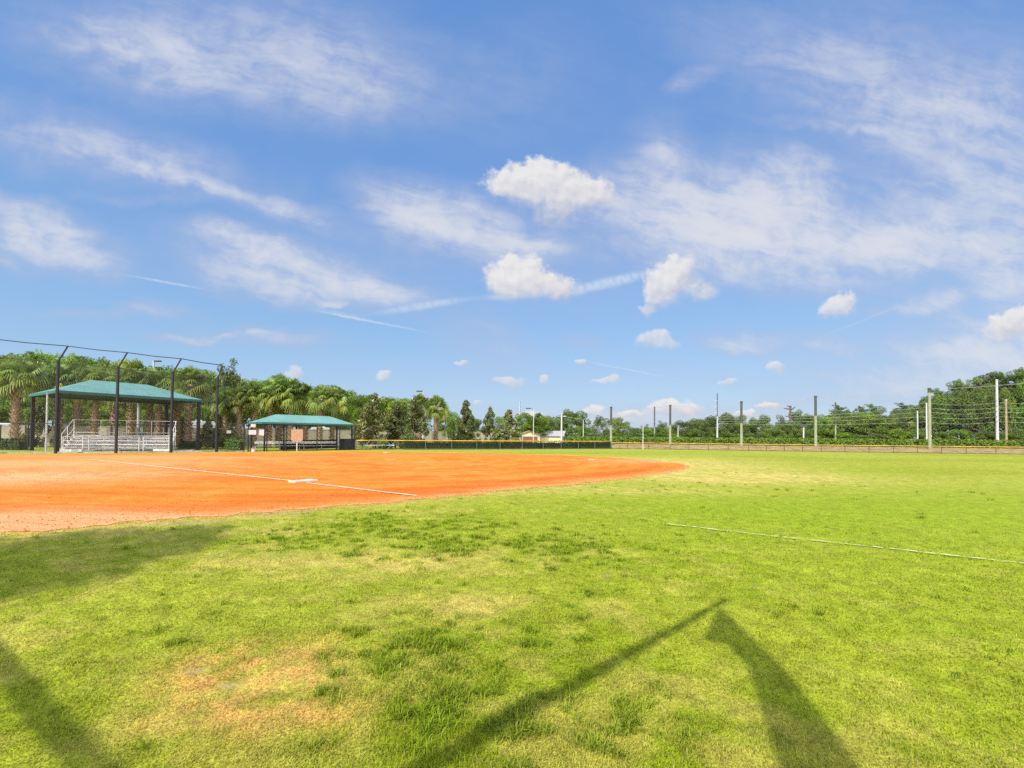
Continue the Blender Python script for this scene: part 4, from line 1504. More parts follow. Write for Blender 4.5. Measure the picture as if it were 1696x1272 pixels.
def magnolia_proto(key, seed):
    random.seed(seed)
    o = thing('magnolia_tree', '', 'tree')
    h, w = 6.0, 4.6
    mb = MB(); limb(mb, (0, 0, 0), (0, 0, h * .9), .14, .03, .02)
    clumps = []
    for k in range(62):
        z = h * min(.985, max(.05, 0.05 + 0.93 * (k / 62) + random.gauss(0, .03)))
        rw = w / 2 * (1.02 - (z / h) ** 1.6) * random.uniform(.35, 1.2) + 0.08
        a = random.random() * 6.283
        c = Vector((math.cos(a) * rw, math.sin(a) * rw, z))
        clumps.append((c, random.uniform(.30, .70) * (1.15 - .45 * z / h)))
        if k % 5 == 0:
            limb(mb, (0, 0, z * .9), c, .05, .015, .05)
    mb.build('trunk', M_BARK, o)
    crown_mesh('crown', clumps, 520, 0.15, M_MAG, o, flat=.8, bronze=0.10, tintv=.5, rnd=.9, asp=.42)
    # creamy flowers
    V = MB()
    for k in range(14):
        c, r = random.choice(clumps)
        p = Vector(c) + Vector((random.gauss(0, 1), random.gauss(0, 1), .5)).normalized() * r
        for j in range(5):
            t = j * 1.2566
            q = p + Vector((math.cos(t) * .12, math.sin(t) * .12, .06))
            V.quad(p, p + Vector((math.cos(t - .5) * .08, math.sin(t - .5) * .08, .05)), q, p + Vector((math.cos(t + .5) * .08, math.sin(t + .5) * .08, .05)))
    V.build('flowers', M_WHITE, o)
    PROTO[key] = (o, h, w)


def pine_proto(key, seed, h=15.0, w=7.0, n=24, low=0.55):
    random.seed(seed)
    o = thing('pine_tree', '', 'tree')
    mb = MB()
    lean = Vector((random.uniform(-.6, .6), random.uniform(-.6, .6), h * .96))
    tr = limb(mb, (0, 0, 0), lean, .24, .06, .012, 6)
    clumps = []
    for k in range(n):
        t = low + (1 - low) * (k / n) ** .8
        s = lean * t
        a = random.random() * 6.283
        rw = w / 2 * random.uniform(.3, 1.0) * (1.15 - 0.75 * (t - low) / (1 - low))
        e = s + Vector((math.cos(a) * rw, math.sin(a) * rw, random.uniform(.1, 1.1)))
        limb(mb, s, e, .07, .02, .07)
        for j in range(4):
            q = s.lerp(e, random.uniform(.55, 1.15)) + Vector((random.gauss(0, .5), random.gauss(0, .5), random.gauss(.1, .4)))
            clumps.append((q, random.uniform(.32, .68)))
    mb.build('trunk', M_BARK, o)
    crown_mesh('crown', clumps, 420, 0.17, M_PINE, o, flat=.85, tintv=.3, asp=.22, rnd=1.0)
    PROTO[key] = (o, h, w)


def palm_proto(key, seed, h=8.0, nleaf=58, boots=True, yellow=0.0):
    """sabal palm: booted trunk, round head of fan leaves whose segments droop"""
    random.seed(seed)
    o = thing('palm_tree', '', 'palm')
    zt = h * 0.68
    mb = MB()
    lx = random.uniform(-.2, .2)
    pts = [Vector((lx * (k / 8) ** 2, 0, zt * k / 8)) for k in range(9)]
    mb.tube(pts, [.30, .24, .22, .22, .23, .24, .25, .27, .2], 10)
    mb.build('trunk', M_PALMT, o, smooth=True)
    if boots:
        mb = MB()
        nb = int(zt * 26)
        for k in range(nb):
            z = 0.25 + (zt - .4) * k / nb
            a = k * 2.399
            r = .24
            q = Vector((math.cos(a) * r + lx * (z / zt) ** 2, math.sin(a) * r, z))
            out = Vector((math.cos(a), math.sin(a), 0))
            sd = Vector((-math.sin(a), math.cos(a), 0))
            ln = random.uniform(.18, .34)
            tip = q + out * ln * .55 + UP * ln * .85
            for s in (-1, 1):
                mb.quad(q - sd * .09, q + sd * .09, tip + sd * s * .07 + sd * .03, tip + sd * s * .07 - sd * .03)
        mb.build('leaf_bases', M_BOOT, o)
    V, Fq, T = [], [], []
    D = MB()
    top = Vector((lx, 0, zt - .05))
    for k in range(nleaf):
        t = (k + .5) / nleaf
        el = math.radians(86 - 126 * t ** 0.95 + random.uniform(-9, 9))
        az = k * 2.399 + random.uniform(-.3, .3)
        pl = random.uniform(.8, 1.25) * (h / 8)
        d = Vector((math.cos(az) * math.cos(el), math.sin(az) * math.cos(el), math.sin(el)))
        hub = top + d * pl - UP * 0.18 * pl * (1 - abs(d.z))
        sd = Vector((-math.sin(az), math.cos(az), 0))
        upv = sd.cross(d) * -1
        if upv.z < 0:
            upv = -upv
        tw = random.uniform(-1, 1) * (0.35 + 0.9 * min(1, t * 1.3))
        sd, upv = sd * math.cos(tw) + upv * math.sin(tw), upv * math.cos(tw) - sd * math.sin(tw)
        ns = 19
        drp = 0.16 + 0.42 * min(1.0, t * 1.5)
        R0 = random.uniform(.82, 1.06) * (h / 8)
        tn = np.array([1, 1, 1]) * random.uniform(.6, 1.4)
        dead = t > 0.90
        if t > 0.6 and random.random() < .25 + yellow * .6:
            tn = tn * np.array([1.45, 1.2, .95])
        bb = len(V)
        # petiole
        V += [top + sd * .025, top - sd * .025, hub - sd * .02, hub + sd * .02]
        Fq.append((bb, bb + 1, bb + 2, bb + 3)); T += [tn * 1.1] * 4
        for j in range(ns):
            a = (j / (ns - 1) - .5) * math.radians(250)
            f = d * math.cos(a) + sd * math.sin(a)
            ln = R0 * (0.72 + 0.28 * math.cos(a)) * random.uniform(.88, 1.08)
            wv = f.cross(upv).normalized() * (0.052 * h / 8)
            dr1, dr2 = UP * (-.05 * ln), UP * (-drp * ln - random.uniform(0, .2) * ln)
            fold = upv * (0.05 * math.cos(a * 2))
            m_ = hub + f * ln * .55 + dr1 + fold
            e_ = hub + f * ln * .93 + dr2
            b0 = len(V)
            V += [hub - wv * .25, hub + wv * .25, m_ + wv, m_ - wv, e_ + wv * .12, e_ - wv * .12]
            Fq += [(b0, b0 + 1, b0 + 2, b0 + 3), (b0 + 3, b0 + 2, b0 + 4, b0 + 5)]
            T += [tn * random.uniform(.85, 1.15)] * 4 + [tn * np.array([1.25, 1.15, 1.0])] * 2
    np_mesh('crown', [tuple(v) for v in V], Fq, M_PALM, np.array(T), o)
    # a few hanging straw coloured fronds
    V, Fq, T = [], [], []
    for k in range(6):
        az = random.random() * 6.283
        for j in range(9):
            a = az + (j - 4) * .07
            p = top + Vector((math.cos(az) * .3, math.sin(az) * .3, -.1))
            q = p + Vector((math.cos(a) * .45, math.sin(a) * .45, -.45)); e = p + Vector((math.cos(a) * .55, math.sin(a) * .55, -1.1 - random.random() * .4))
            s = Vector((-math.sin(a), math.cos(a), 0)) * .03
            b0 = len(V); V += [p - s, p + s, q + s, q - s, e + s * .2, e - s * .2]; Fq += [(b0, b0 + 1, b0 + 2, b0 + 3), (b0 + 3, b0 + 2, b0 + 4, b0 + 5)]; T += [np.ones(3) * random.uniform(.6, 1.2)] * 6
    np_mesh('hanging_fronds', [tuple(v) for v in V], Fq, M_PALMDEAD, np.array(T), o)
    PROTO[key] = (o, h * .97, 4.6)


broad_proto('lush', M_BROAD, 1, 50)
broad_proto('lush2', M_BROADY, 2, 46, h=9, w=8, low=.08)
broad_proto('oak', M_OAK, 3, 60, h=10, w=10, low=.12, rmin=.7, rmax=1.4)
broad_proto('oak2', M_OAK, 4, 52, h=10, w=8, low=.05)
broad_proto('grey', M_GREYG, 5, 40, h=8, w=7, low=.05, rmin=.5, rmax=1.1, per=170, size=.13)
broad_proto('spire', M_GREYG, 6, 46, h=11, w=4.4, low=.1, rmin=.45, rmax=.95, per=200, size=.13)
broad_proto('green', M_BROAD, 8, 44, h=8, w=8, low=.05, rmin=.6, rmax=1.3)
magnolia_proto('mag', 11); magnolia_proto('mag2', 12)
pine_proto('pine', 21); pine_proto('pine2', 22, 14, 8, 20, .5)
palm_proto('palm', 31); palm_proto('palm2', 32, 8, 50, True, .3); palm_proto('palm3', 33, 8, 62, True, .2)
for k_, (o_, h_, w_) in list(PROTO.items()):
    zs, xs_ = [], []
    for ch in o_.children:
        if ch.name.startswith(('crown', 'hanging')):
            co = np.empty(len(ch.data.vertices) * 3, dtype=np.float32); ch.data.vertices.foreach_get('co', co); co = co.reshape(-1, 3)
            zs.append(np.percentile(co[:, 2], 99.6)); xs_.append(np.percentile(np.hypot(co[:, 0], co[:, 1]), 97) * 2)
    PROTO[k_] = (o_, float(max(zs)), float(max(xs_)))
placed = set()
KIND = {'lush': 'broadleaf_tree', 'lush2': 'broadleaf_tree', 'oak': 'oak_tree', 'oak2': 'oak_tree', 'grey': 'broadleaf_tree', 'spire': 'cypress_tree', 'green': 'broadleaf_tree',
        'mag': 'magnolia_tree', 'mag2': 'magnolia_tree', 'pine': 'pine_tree', 'pine2': 'pine_tree', 'palm': 'palm_tree', 'palm2': 'palm_tree', 'palm3': 'palm_tree'}


def tree(key, px, Y, top, label, wpx=None, group=None, basez=0.0, loc=None, h=None):
    o, ph, pw = PROTO[key]
    hh = h or (hgt(px, top, Y) - basez)
    sz = hh / ph
    sx = (wpx * Y / F) / pw if wpx else sz
    p = loc or P(px, Y, basez)
    rz = random.random() * 6.283
    if key in placed:
        c = copy_tree(o, p, rz, (sx, sx, sz))
    else:
        placed.add(key); c = o
        c.location = p; c.rotation_euler = (0, 0, rz); c.scale = (sx, sx, sz)
    c.name = KIND[key]
    c['label'] = label
    c['category'] = 'palm' if key.startswith('palm') else 'tree'
    if group:
        c['group'] = group
    return c


random.seed(99)
# palms by the bleachers
gp = 'cabbage palms behind the bleachers'
for key, px, Y, top, lab in (
        ('palm2', 25, 50, 592, 'cabbage palm with a thick crosshatched trunk, leftmost whole palm'),
        ('palm', 97, 53, 603, 'cabbage palm behind the left post of the bleacher roof'),
        ('palm3', 156, 54, 606, 'cabbage palm rising behind the left half of the bleacher roof'),
        ('palm', 217, 54, 609, 'cabbage palm rising behind the middle of the bleacher roof'),
        ('palm2', 248, 57, 612, 'cabbage palm beside the pale post behind the bleachers'),
        ('palm3', 263, 55, 614, 'cabbage palm behind the right end of the bleachers'),
        ('palm', 293, 58, 612, 'slimmer cabbage palm behind the third tall backstop post'),
        ('palm2', 311, 53, 607, 'cabbage palm with a free standing trunk right of the bleachers'),
        ('palm3', 60, 60, 600, 'cabbage palm set back between the two leftmost palms'),
        ('palm2', 128, 62, 600, 'cabbage palm set back behind the left end of the bleacher roof'),
        ('palm', 188, 63, 603, 'cabbage palm set back behind the second tall backstop post'),
        ('palm3', -22, 52, 590, 'cabbage palm cut by the left edge')):
    tree(key, px, Y, top, lab, group=gp)
gp = 'cabbage palms behind the small dugout'
for key, px, Y, top, lab in (
        ('palm', 372, 60, 641, 'low cabbage palm directly below the tall dark evergreen'),
        ('palm2', 396, 57, 640, 'low yellowish cabbage palm left of the dugout roof'),
        ('palm3', 420, 58, 632, 'cabbage palm above the left tip of the dugout roof'),
        ('palm', 445, 59, 628, 'cabbage palm above the left end of the dugout ridge'),
        ('palm2', 462, 61, 621, 'tallest cabbage palm behind the dugout roof'),
        ('palm3', 480, 60, 626, 'cabbage palm just right of the tallest one behind the dugout'),
        ('palm', 505, 62, 634, 'cabbage palm above the middle of the dugout ridge'),
        ('palm2', 529, 61, 638, 'cabbage palm above the right half of the dugout roof'),
        ('palm3', 550, 63, 641, 'rightmost cabbage palm above the dugout roof')):
    tree(key, px, Y, top, lab, group=gp)
tree('palm', 695, 68, 653, 'cabbage palm partly hidden by a magnolia, left of its twin')
tree('palm3', 722, 65, 655, 'lone cabbage palm with a clear grey trunk beyond the low fence')
tree('spire', 385, 66, 597, 'tall dark conical evergreen beside the last backstop post', 46)
tree('mag', 366, 64, 612, 'bronze tinted magnolia behind the last backstop post', 34)
tree('mag', 62, 54, 672, 'low bushy magnolia left of the gate frame', 40)
tree('mag2', 345, 55, 695, 'low dark bushy magnolia behind the last backstop post', 36)
tree('mag', 380, 54, 703, 'low dark bush behind the fence left of the dugout', 40)
tree('mag2', 300, 60, 690, 'low dark bush right of the bleachers beside the wall', 30)
# magnolias in the middle
tree('mag', 618, 59, 655, 'broad bronze flecked magnolia right of the dugout, largest of them', 78)
tree('mag2', 655, 62, 668, 'magnolia squeezed between the broad magnolia and the palm pair', 54)
tree('mag', 684, 61, 663, 'magnolia standing in front of the palm pair', 60)
tree('mag2', 772, 70, 664, 'bronze magnolia with a pointed top right of the lone palm', 48)
tree('mag', 812, 72, 676, 'smaller magnolia in the middle of the row of three', 40)
tree('mag2', 843, 71, 680, 'wide magnolia at the right end of the row, left of the garage', 52)
# the green wood behind the palms
g = 'green trees in the wood behind the palms'
gl = 'bright green broadleaf tree in the dense wood behind the palms'
prof = [(-60, 585), (0, 587), (70, 586), (130, 590), (200, 596), (250, 603), (300, 608), (360, 618), (420, 630), (500, 636), (560, 641), (600, 649), (650, 652), (690, 660), (720, 672), (760, 690)]


def top_at(px):
    for a, b in zip(prof[:-1], prof[1:]):
        if a[0] <= px <= b[0]:
            return a[1] + (b[1] - a[1]) * (px - a[0]) / (b[0] - a[0])
    return prof[0][1]


px = -50
k = 0
while px < 700:
    tree(('lush', 'lush2', 'lush', 'green')[k % 4], px, 84 + 7 * (k % 3) + px * 0.012, top_at(px) + random.uniform(-2, 7), gl, random.uniform(62, 84), g)
    px += 27 + random.uniform(-4, 4)
    k += 1
g2 = 'bright low shrubs beyond the cars'
for px in (5, 50, 128, 165, 190, 240, 275, 330, 350):
    tree(('lush2', 'green')[k % 2], px, 76, 676 + random.uniform(-6, 6), 'bright low green bush beyond the parked cars', random.uniform(48, 64), g2); k += 1
for px, Y, top, w in ((568, 80, 668, 44), (592, 78, 676, 40), (735, 92, 676, 46), (752, 88, 690, 40), (790, 96, 694, 44), (828, 98, 690, 36)):
    tree('green', px, Y, top, 'bright green tree filling the gap behind the magnolias', w, 'green trees behind the magnolias')
# middle distance
for key, px, Y, top, w, lab in (
        ('green', 868, 112, 684, 44, 'green tree behind the radio mast and the last magnolia'),
        ('lush', 887, 103, 690, 50, 'round green tree over the cream garage'),
        ('green', 906, 112, 689, 44, 'green tree behind the metal roofed shed'),
        ('pine2', 893, 150, 684, 30, 'far pine peeking above the round green tree'),
        ('oak2', 922, 140, 697, 44, 'distant dark tree left of the white power pole'),
        ('oak', 946, 108, 679, 58, 'big dark domed oak right of the white power pole'),
        ('green', 958, 98, 706, 40, 'low green bush at the foot of the domed oak'),
        ('green', 975, 100, 708, 36, 'low green bush right of the small pale lamp post'),
        ('grey', 992, 87, 689, 40, 'feathery grey green tree left of the first net pole'),
        ('green', 1018, 90, 692, 50, 'rounded tree behind the first net pole'),
        ('grey', 1040, 92, 706, 44, 'low grey green tree right of the first net pole'),
        ('lush', 1062, 120, 709, 46, 'low tree behind the white foul pole'),
        ('spire', 1072, 130, 703, 22, 'small pointed tree right of the white foul pole'),
        ('spire', 1094, 130, 697, 24, 'taller pointed tree between two net poles'),
        ('oak2', 1086, 125, 708, 46, 'low dark tree behind the thin far net pole'),
        ('lush', 1112, 118, 707, 40, 'low green tree behind the second net pole'),
        ('oak', 1137, 102, 697, 50, 'dark oak at the left end of the broad oak clump'),
        ('oak2', 1160, 104, 694, 48, 'dark oak left of the tallest power pole'),
        ('oak', 1192, 100, 685, 60, 'highest domed oak, directly behind the tallest power pole'),
        ('oak2', 1216, 102, 688, 46, 'dark oak just left of the third net pole'),
        ('lush', 1152, 96, 711, 34, 'yellow green bush before the broad oak clump'),
        ('oak', 1258, 106, 688, 44, 'round topped oak right of the third net pole'),
        ('oak2', 1238, 108, 702, 40, 'low oak behind the third net pole'),
        ('grey', 1291, 104, 687, 24, 'thin grey tree left of the dead snag'),
        ('oak2', 1284, 98, 703, 50, 'low oak in front of the thin grey tree'),
        ('oak', 1326, 102, 681, 46, 'oak right of the dead snag'),
        ('oak2', 1310, 96, 700, 46, 'low oak below the dead snag')):
    tree(key, px, Y, top, lab, w)
# dead snag
sn = thing('dead_tree', 'bare dead snag with short broken arms above the right woods', 'dead tree', P(1308, 100))
h = hgt(1308, 672, 100)
mb = MB(); limb(mb, (0, 0, 0), (.2, 0, h), .3, .18, .01, 6); mb.build('trunk', M_DEADW, sn)
for z, dx, dz in ((h - .7, -1.2, .15), (h - 1.0, 1.1, .8), (h - 1.6, .7, .3), (h - .35, -.5, .4), (h - 2.2, -.9, .1)):
    mb = MB(); limb(mb, (.15, 0, z), (.15 + dx, .2, z + dz), .16, .08, .05); mb.build('branch', M_DEADW, sn)
# the right-hand woods
gr = 'woodland trees behind the outfield hedge on the right'
rl = 'dark green woodland tree in the mass behind the outfield hedge'
rp = [(1340, 690), (1400, 684), (1460, 686), (1500, 682), (1520, 672), (1540, 662), (1570, 652), (1600, 645), (1640, 640), (1700, 632), (1800, 625)]


def rt(px):
    for a, b in zip(rp[:-1], rp[1:]):
        if a[0] <= px <= b[0]:
            return a[1] + (b[1] - a[1]) * (px - a[0]) / (b[0] - a[0])
    return 630


px = 1342
while px < 1800:
    tree(('oak', 'oak2', 'lush', 'oak2', 'oak')[k % 5], px, 96 - (px - 1340) * .03 + 6 * (k % 3), rt(px) + random.uniform(-3, 6), rl, random.uniform(46, 66), gr)
    px += 19 + random.uniform(-4, 4); k += 1
px = 1060
while px < 1800:
    Yb = 93 - max(0, px - 1340) * .03
    tree(('oak2', 'green', 'oak', 'grey')[k % 4], px, Yb, 716 + random.uniform(-9, 5), 'low leafy bush filling the foot of the right woods behind the hedge', random.uniform(34, 50), 'low bushes along the hedge'); px += 23 + random.uniform(-4, 4); k += 1
for key, px, Y, top, w, lab in (
        ('lush', 1365, 92, 690, 34, 'yellow green tree right of the fourth net pole'),
        ('pine', 1393, 108, 671, 36, 'open crowned pine behind the thin far net pole on the right'),
        ('pine2', 1428, 108, 673, 36, 'open crowned pine left of the tallest in the gap'),
        ('pine', 1452, 106, 669, 40, 'taller open crowned pine, middle of the three in the gap'),
        ('pine2', 1478, 106, 677, 34, 'small open crowned pine right of the middle one'),
        ('pine', 1503, 104, 667, 40, 'pine left of the two thin white poles'),
        ('pine2', 1530, 100, 657, 44, 'pine just behind the thickest net pole'),
        ('pine', 1560, 96, 643, 52, 'broad pine right of the thickest net pole'),
        ('pine2', 1592, 94, 630, 54, 'pine with feathery top left of the thick white power pole'),
        ('pine', 1618, 92, 622, 54, 'tall pine close left of the thick white power pole'),
        ('pine2', 1645, 92, 618, 56, 'tall pine behind the thick white power pole'),
        ('pine', 1672, 90, 616, 56, 'tall pine behind the tan wooden pole'),
        ('pine2', 1697, 88, 611, 60, 'highest pine, cut by the right edge'),
        ('pine', 1735, 86, 604, 60, 'pine beyond the right edge')):
    tree(key, px, Y, top, lab, w)

# ------------------------------------------------------------------ sun
SAZ = Vector((0.50, 0.866, 0))          # shadows fall this way
SAZ.normalize()
SEL = R(42)
sd_ = bpy.data.lights.new('sun', 'SUN')
sd_.energy = 3.9
sd_.angle = R(0.8)
sd_.color = (1.0, 0.94, 0.84)
so = bpy.data.objects.new('sun', sd_)
COL.objects.link(so)
tos = Vector((-SAZ.x * math.cos(SEL), -SAZ.y * math.cos(SEL), math.sin(SEL)))
so.rotation_euler = tos.to_track_quat('Z', 'Y').to_euler()
so.location = tos * 50


# ------------------------------------------------------------------ things beside and behind the camera that throw the shadows on the grass
def shade_from(g, z):
    """the point at height z whose shadow falls on ground point g"""
    return Vector((g.x, g.y, 0)) - SAZ * (z / math.tan(SEL)) + UP * z


tipg = at(1203, 993)
ph = 3.5
tip = shade_from(tipg, ph)
low = shade_from(at(600, 1330), ph)
sp_ = thing('shadow_frame', 'unseen dark frame with a narrow black cloth, added behind the camera to cast shadows on the grass', 'shadow caster', (low.x - 0.9, low.y - 0.9, 0))  # unseen frame, added and placed for the shadows it casts on the grass
mb = MB(); mb.tube([(0, 0, 0), (0, 0, ph)], .07, 10); mb.build('post', M_BLACK, sp_)
mb = MB(); mb.tube([Vector((0, 0, ph)), low - sp_.location, tip - sp_.location], [.085, .075, .04], 10); mb.build('shadow_bar', M_BLACK, sp_)
q = [shade_from(at(*g), z) - sp_.location for g, z in (((1192, 1006), 3.46), ((1250, 1060), 3.4), ((1318, 1130), 3.4), ((1380, 1210), 3.4), ((1515, 1400), 3.4), ((1330, 1400), 3.4), ((1270, 1210), 3.4), ((1238, 1105), 3.4), ((1205, 1068), 3.4), ((1165, 1058), 3.4))]  # cloth outline worked back from the wedge of shadow it has to cast
bm = bmesh.new()
vs = [bm.verts.new(v) for v in q]
f = bm.faces.new(vs)
bmesh.ops.triangulate(bm, faces=[f])
me = bpy.data.meshes.new('shadow_cloth'); bm.to_mesh(me); bm.free(); me.materials.append(M_BLACKCLOTH)
so2 = bpy.data.objects.new('shadow_cloth', me); COL.objects.link(so2); so2.parent = sp_
sm = so2.modifiers.new('thick', 'SOLIDIFY'); sm.thickness = .01
# an unseen rail, added at the left to cast a shadow band
r0, r1 = shade_from(at(-150, 926), 2.5), shade_from(at(90, 1200), 2.5)
r1 = r1 + (r1 - r0).normalized() * 1.2
rf = thing('shadow_rail', 'unseen dark rail on posts, added left of the camera to cast a shadow band', 'fence', (r0.x, r0.y, 0))
dl = Vector((r1.x - r0.x, r1.y - r0.y, 0))
mb = MB(); mb.beam(UP * 2.5, dl + UP * 2.5, .13, .04); mb.build('rail', M_BLACK, rf)
for t in (0.0, 1.0):
    mb = MB(); mb.tube([dl * t, dl * t + UP * 2.45], .06, 8); mb.build('post', M_BLACK, rf)
# a palm whose shadow reaches in from the left
gt = at(15, 932)
pz = shade_from(gt, 7.2)
tree('palm2', 0, 0, 0, 'cabbage palm standing left of the camera', loc=Vector((pz.x, pz.y, 0)), h=8.8)

# ------------------------------------------------------------------ sky
world = bpy.data.worlds.new('World')
sc.world = world
world.use_nodes = True
nt = world.node_tree
nt.nodes.clear()
wo = nt.nodes.new('ShaderNodeOutputWorld')
bg = nt.nodes.new('ShaderNodeBackground')
STR = 0.15
bg.inputs['Strength'].default_value = STR
sky = nt.nodes.new('ShaderNodeTexSky')
sky.sky_type = 'NISHITA'
sky.sun_disc = False
sky.sun_elevation = SEL
sky.sun_rotation = math.atan2(tos.x, tos.y)
sky.air_density = 1.0
sky.dust_density = 0.6
sky.ozone_density = 1.5


def wm(op, a, b=None, c=None, clamp=False):
    n = nt.nodes.new('ShaderNodeMath')
    n.operation = op
    n.use_clamp = clamp
    for i, v in enumerate((a, b, c)):
        if v is None:
            continue
        if isinstance(v, (int, float)):
            n.inputs[i].default_value = v
        else:
            L(nt, v, n.inputs[i])
    return n.outputs[0]


def wmap(v, a, b, c=0.0, d=1.0, smooth=True):
    n = nt.nodes.new('ShaderNodeMapRange')
    n.interpolation_type = 'SMOOTHSTEP' if smooth else 'LINEAR'
    L(nt, v, n.inputs['Value'])
    for k, x in zip(('From Min', 'From Max', 'To Min', 'To Max'), (a, b, c, d)):
        n.inputs[k].default_value = x
    return n.outputs['Result']


def wmix(f, a, b):
    n = nt.nodes.new('ShaderNodeMix')
    n.data_type = 'RGBA'
    for k, v in (('Factor', f), ('A', a), ('B', b)):
        if isinstance(v, (int, float)):
            n.inputs[k].default_value = v
        elif isinstance(v, tuple):
            n.inputs[k].default_value = (*v, 1)
        else:
            L(nt, v, n.inputs[k])
    return n.outputs['Result']


tc = nt.nodes.new('ShaderNodeTexCoord')
sx = nt.nodes.new('ShaderNodeSeparateXYZ')
L(nt, tc.outputs['Generated'], sx.inputs[0])
yy = wm('MAXIMUM', wm('ABSOLUTE', sx.outputs[1]), 0.12)
U = wm('MULTIPLY_ADD', wm('DIVIDE', sx.outputs[0], yy), 8.2, 8.48)
Vv = wm('MULTIPLY_ADD', wm('DIVIDE', sx.outputs[2], yy), -8.2, 7.23)
Vv = wm('ADD', Vv, wm('MULTIPLY', wm('SUBTRACT', U, 8.48), 0.0085))
cu = nt.nodes.new('ShaderNodeCombineXYZ')
L(nt, U, cu.inputs[0]); L(nt, Vv, cu.inputs[1])
SKYUV = cu.outputs[0]


def noise(vec, scale, detail=6, rough=0.55, stretch=None, rot=0.0, lac=2.0, dist=0.0):
    if stretch:
        mp = nt.nodes.new('ShaderNodeMapping')
        mp.inputs['Rotation'].default_value = (0, 0, rot)
        mp.inputs['Scale'].default_value = (stretch[0], stretch[1], 1)
        # rotate first, then stretch
        mp.vector_type = 'POINT'
        mp0 = nt.nodes.new('ShaderNodeMapping')
        mp0.inputs['Rotation'].default_value = (0, 0, rot)
        mp.inputs['Rotation'].default_value = (0, 0, 0)
        L(nt, vec, mp0.inputs['Vector']); L(nt, mp0.outputs[0], mp.inputs['Vector'])
        vec = mp.outputs[0]
    n = nt.nodes.new('ShaderNodeTexNoise')
    n.inputs['Scale'].default_value = scale
    n.inputs['Detail'].default_value = detail
    n.inputs['Roughness'].default_value = rough
    n.inputs['Distortion'].default_value = dist
    L(nt, vec, n.inputs['Vector'])
    return n


def distort(vec, scale, amp, detail=4, stretch=None, rot=0.0):
    n = noise(vec, scale, detail, .55, stretch, rot)
    s = nt.nodes.new('ShaderNodeVectorMath'); s.operation = 'SUBTRACT'
    L(nt, n.outputs['Color'], s.inputs[0]); s.inputs[1].default_value = (.5, .5, .5)
    m = nt.nodes.new('ShaderNodeVectorMath'); m.operation = 'MULTIPLY'
    L(nt, s.outputs[0], m.inputs[0]); m.inputs[1].default_value = (amp, amp, 0)
    a = nt.nodes.new('ShaderNodeVectorMath'); a.operation = 'ADD'
    L(nt, vec, a.inputs[0]); L(nt, m.outputs[0], a.inputs[1])
    return a.outputs[0]


def spot(vec, x, y, rx, ry, rot=0.0, both=False):
    """distance (1 at the rim) from one cloud's centre; the vector's third slot carries the running total, so it is scaled away"""
    mp = nt.nodes.new('ShaderNodeMapping')
    mp.vector_type = 'TEXTURE'
    mp.inputs['Location'].default_value = (x / 100, y / 100, 0)
    mp.inputs['Rotation'].default_value = (0, 0, R(rot))
    mp.inputs['Scale'].default_value = (rx / 100, ry / 100, 1e5)
    L(nt, vec, mp.inputs['Vector'])
    ln = nt.nodes.new('ShaderNodeVectorMath'); ln.operation = 'LENGTH'
    L(nt, mp.outputs[0], ln.inputs[0])
    if both:
        return ln.outputs['Value'], mp.outputs[0]
    return ln.outputs['Value']


def zadd(vec, v):
    c = nt.nodes.new('ShaderNodeCombineXYZ')
    L(nt, v, c.inputs[2])
    a = nt.nodes.new('ShaderNodeVectorMath'); a.operation = 'ADD'
    L(nt, vec, a.inputs[0]); L(nt, c.outputs[0], a.inputs[1])
    return a.outputs[0]


def zget(vec):
    n = nt.nodes.new('ShaderNodeSeparateXYZ')
    L(nt, vec, n.inputs[0])
    return n.outputs[2]


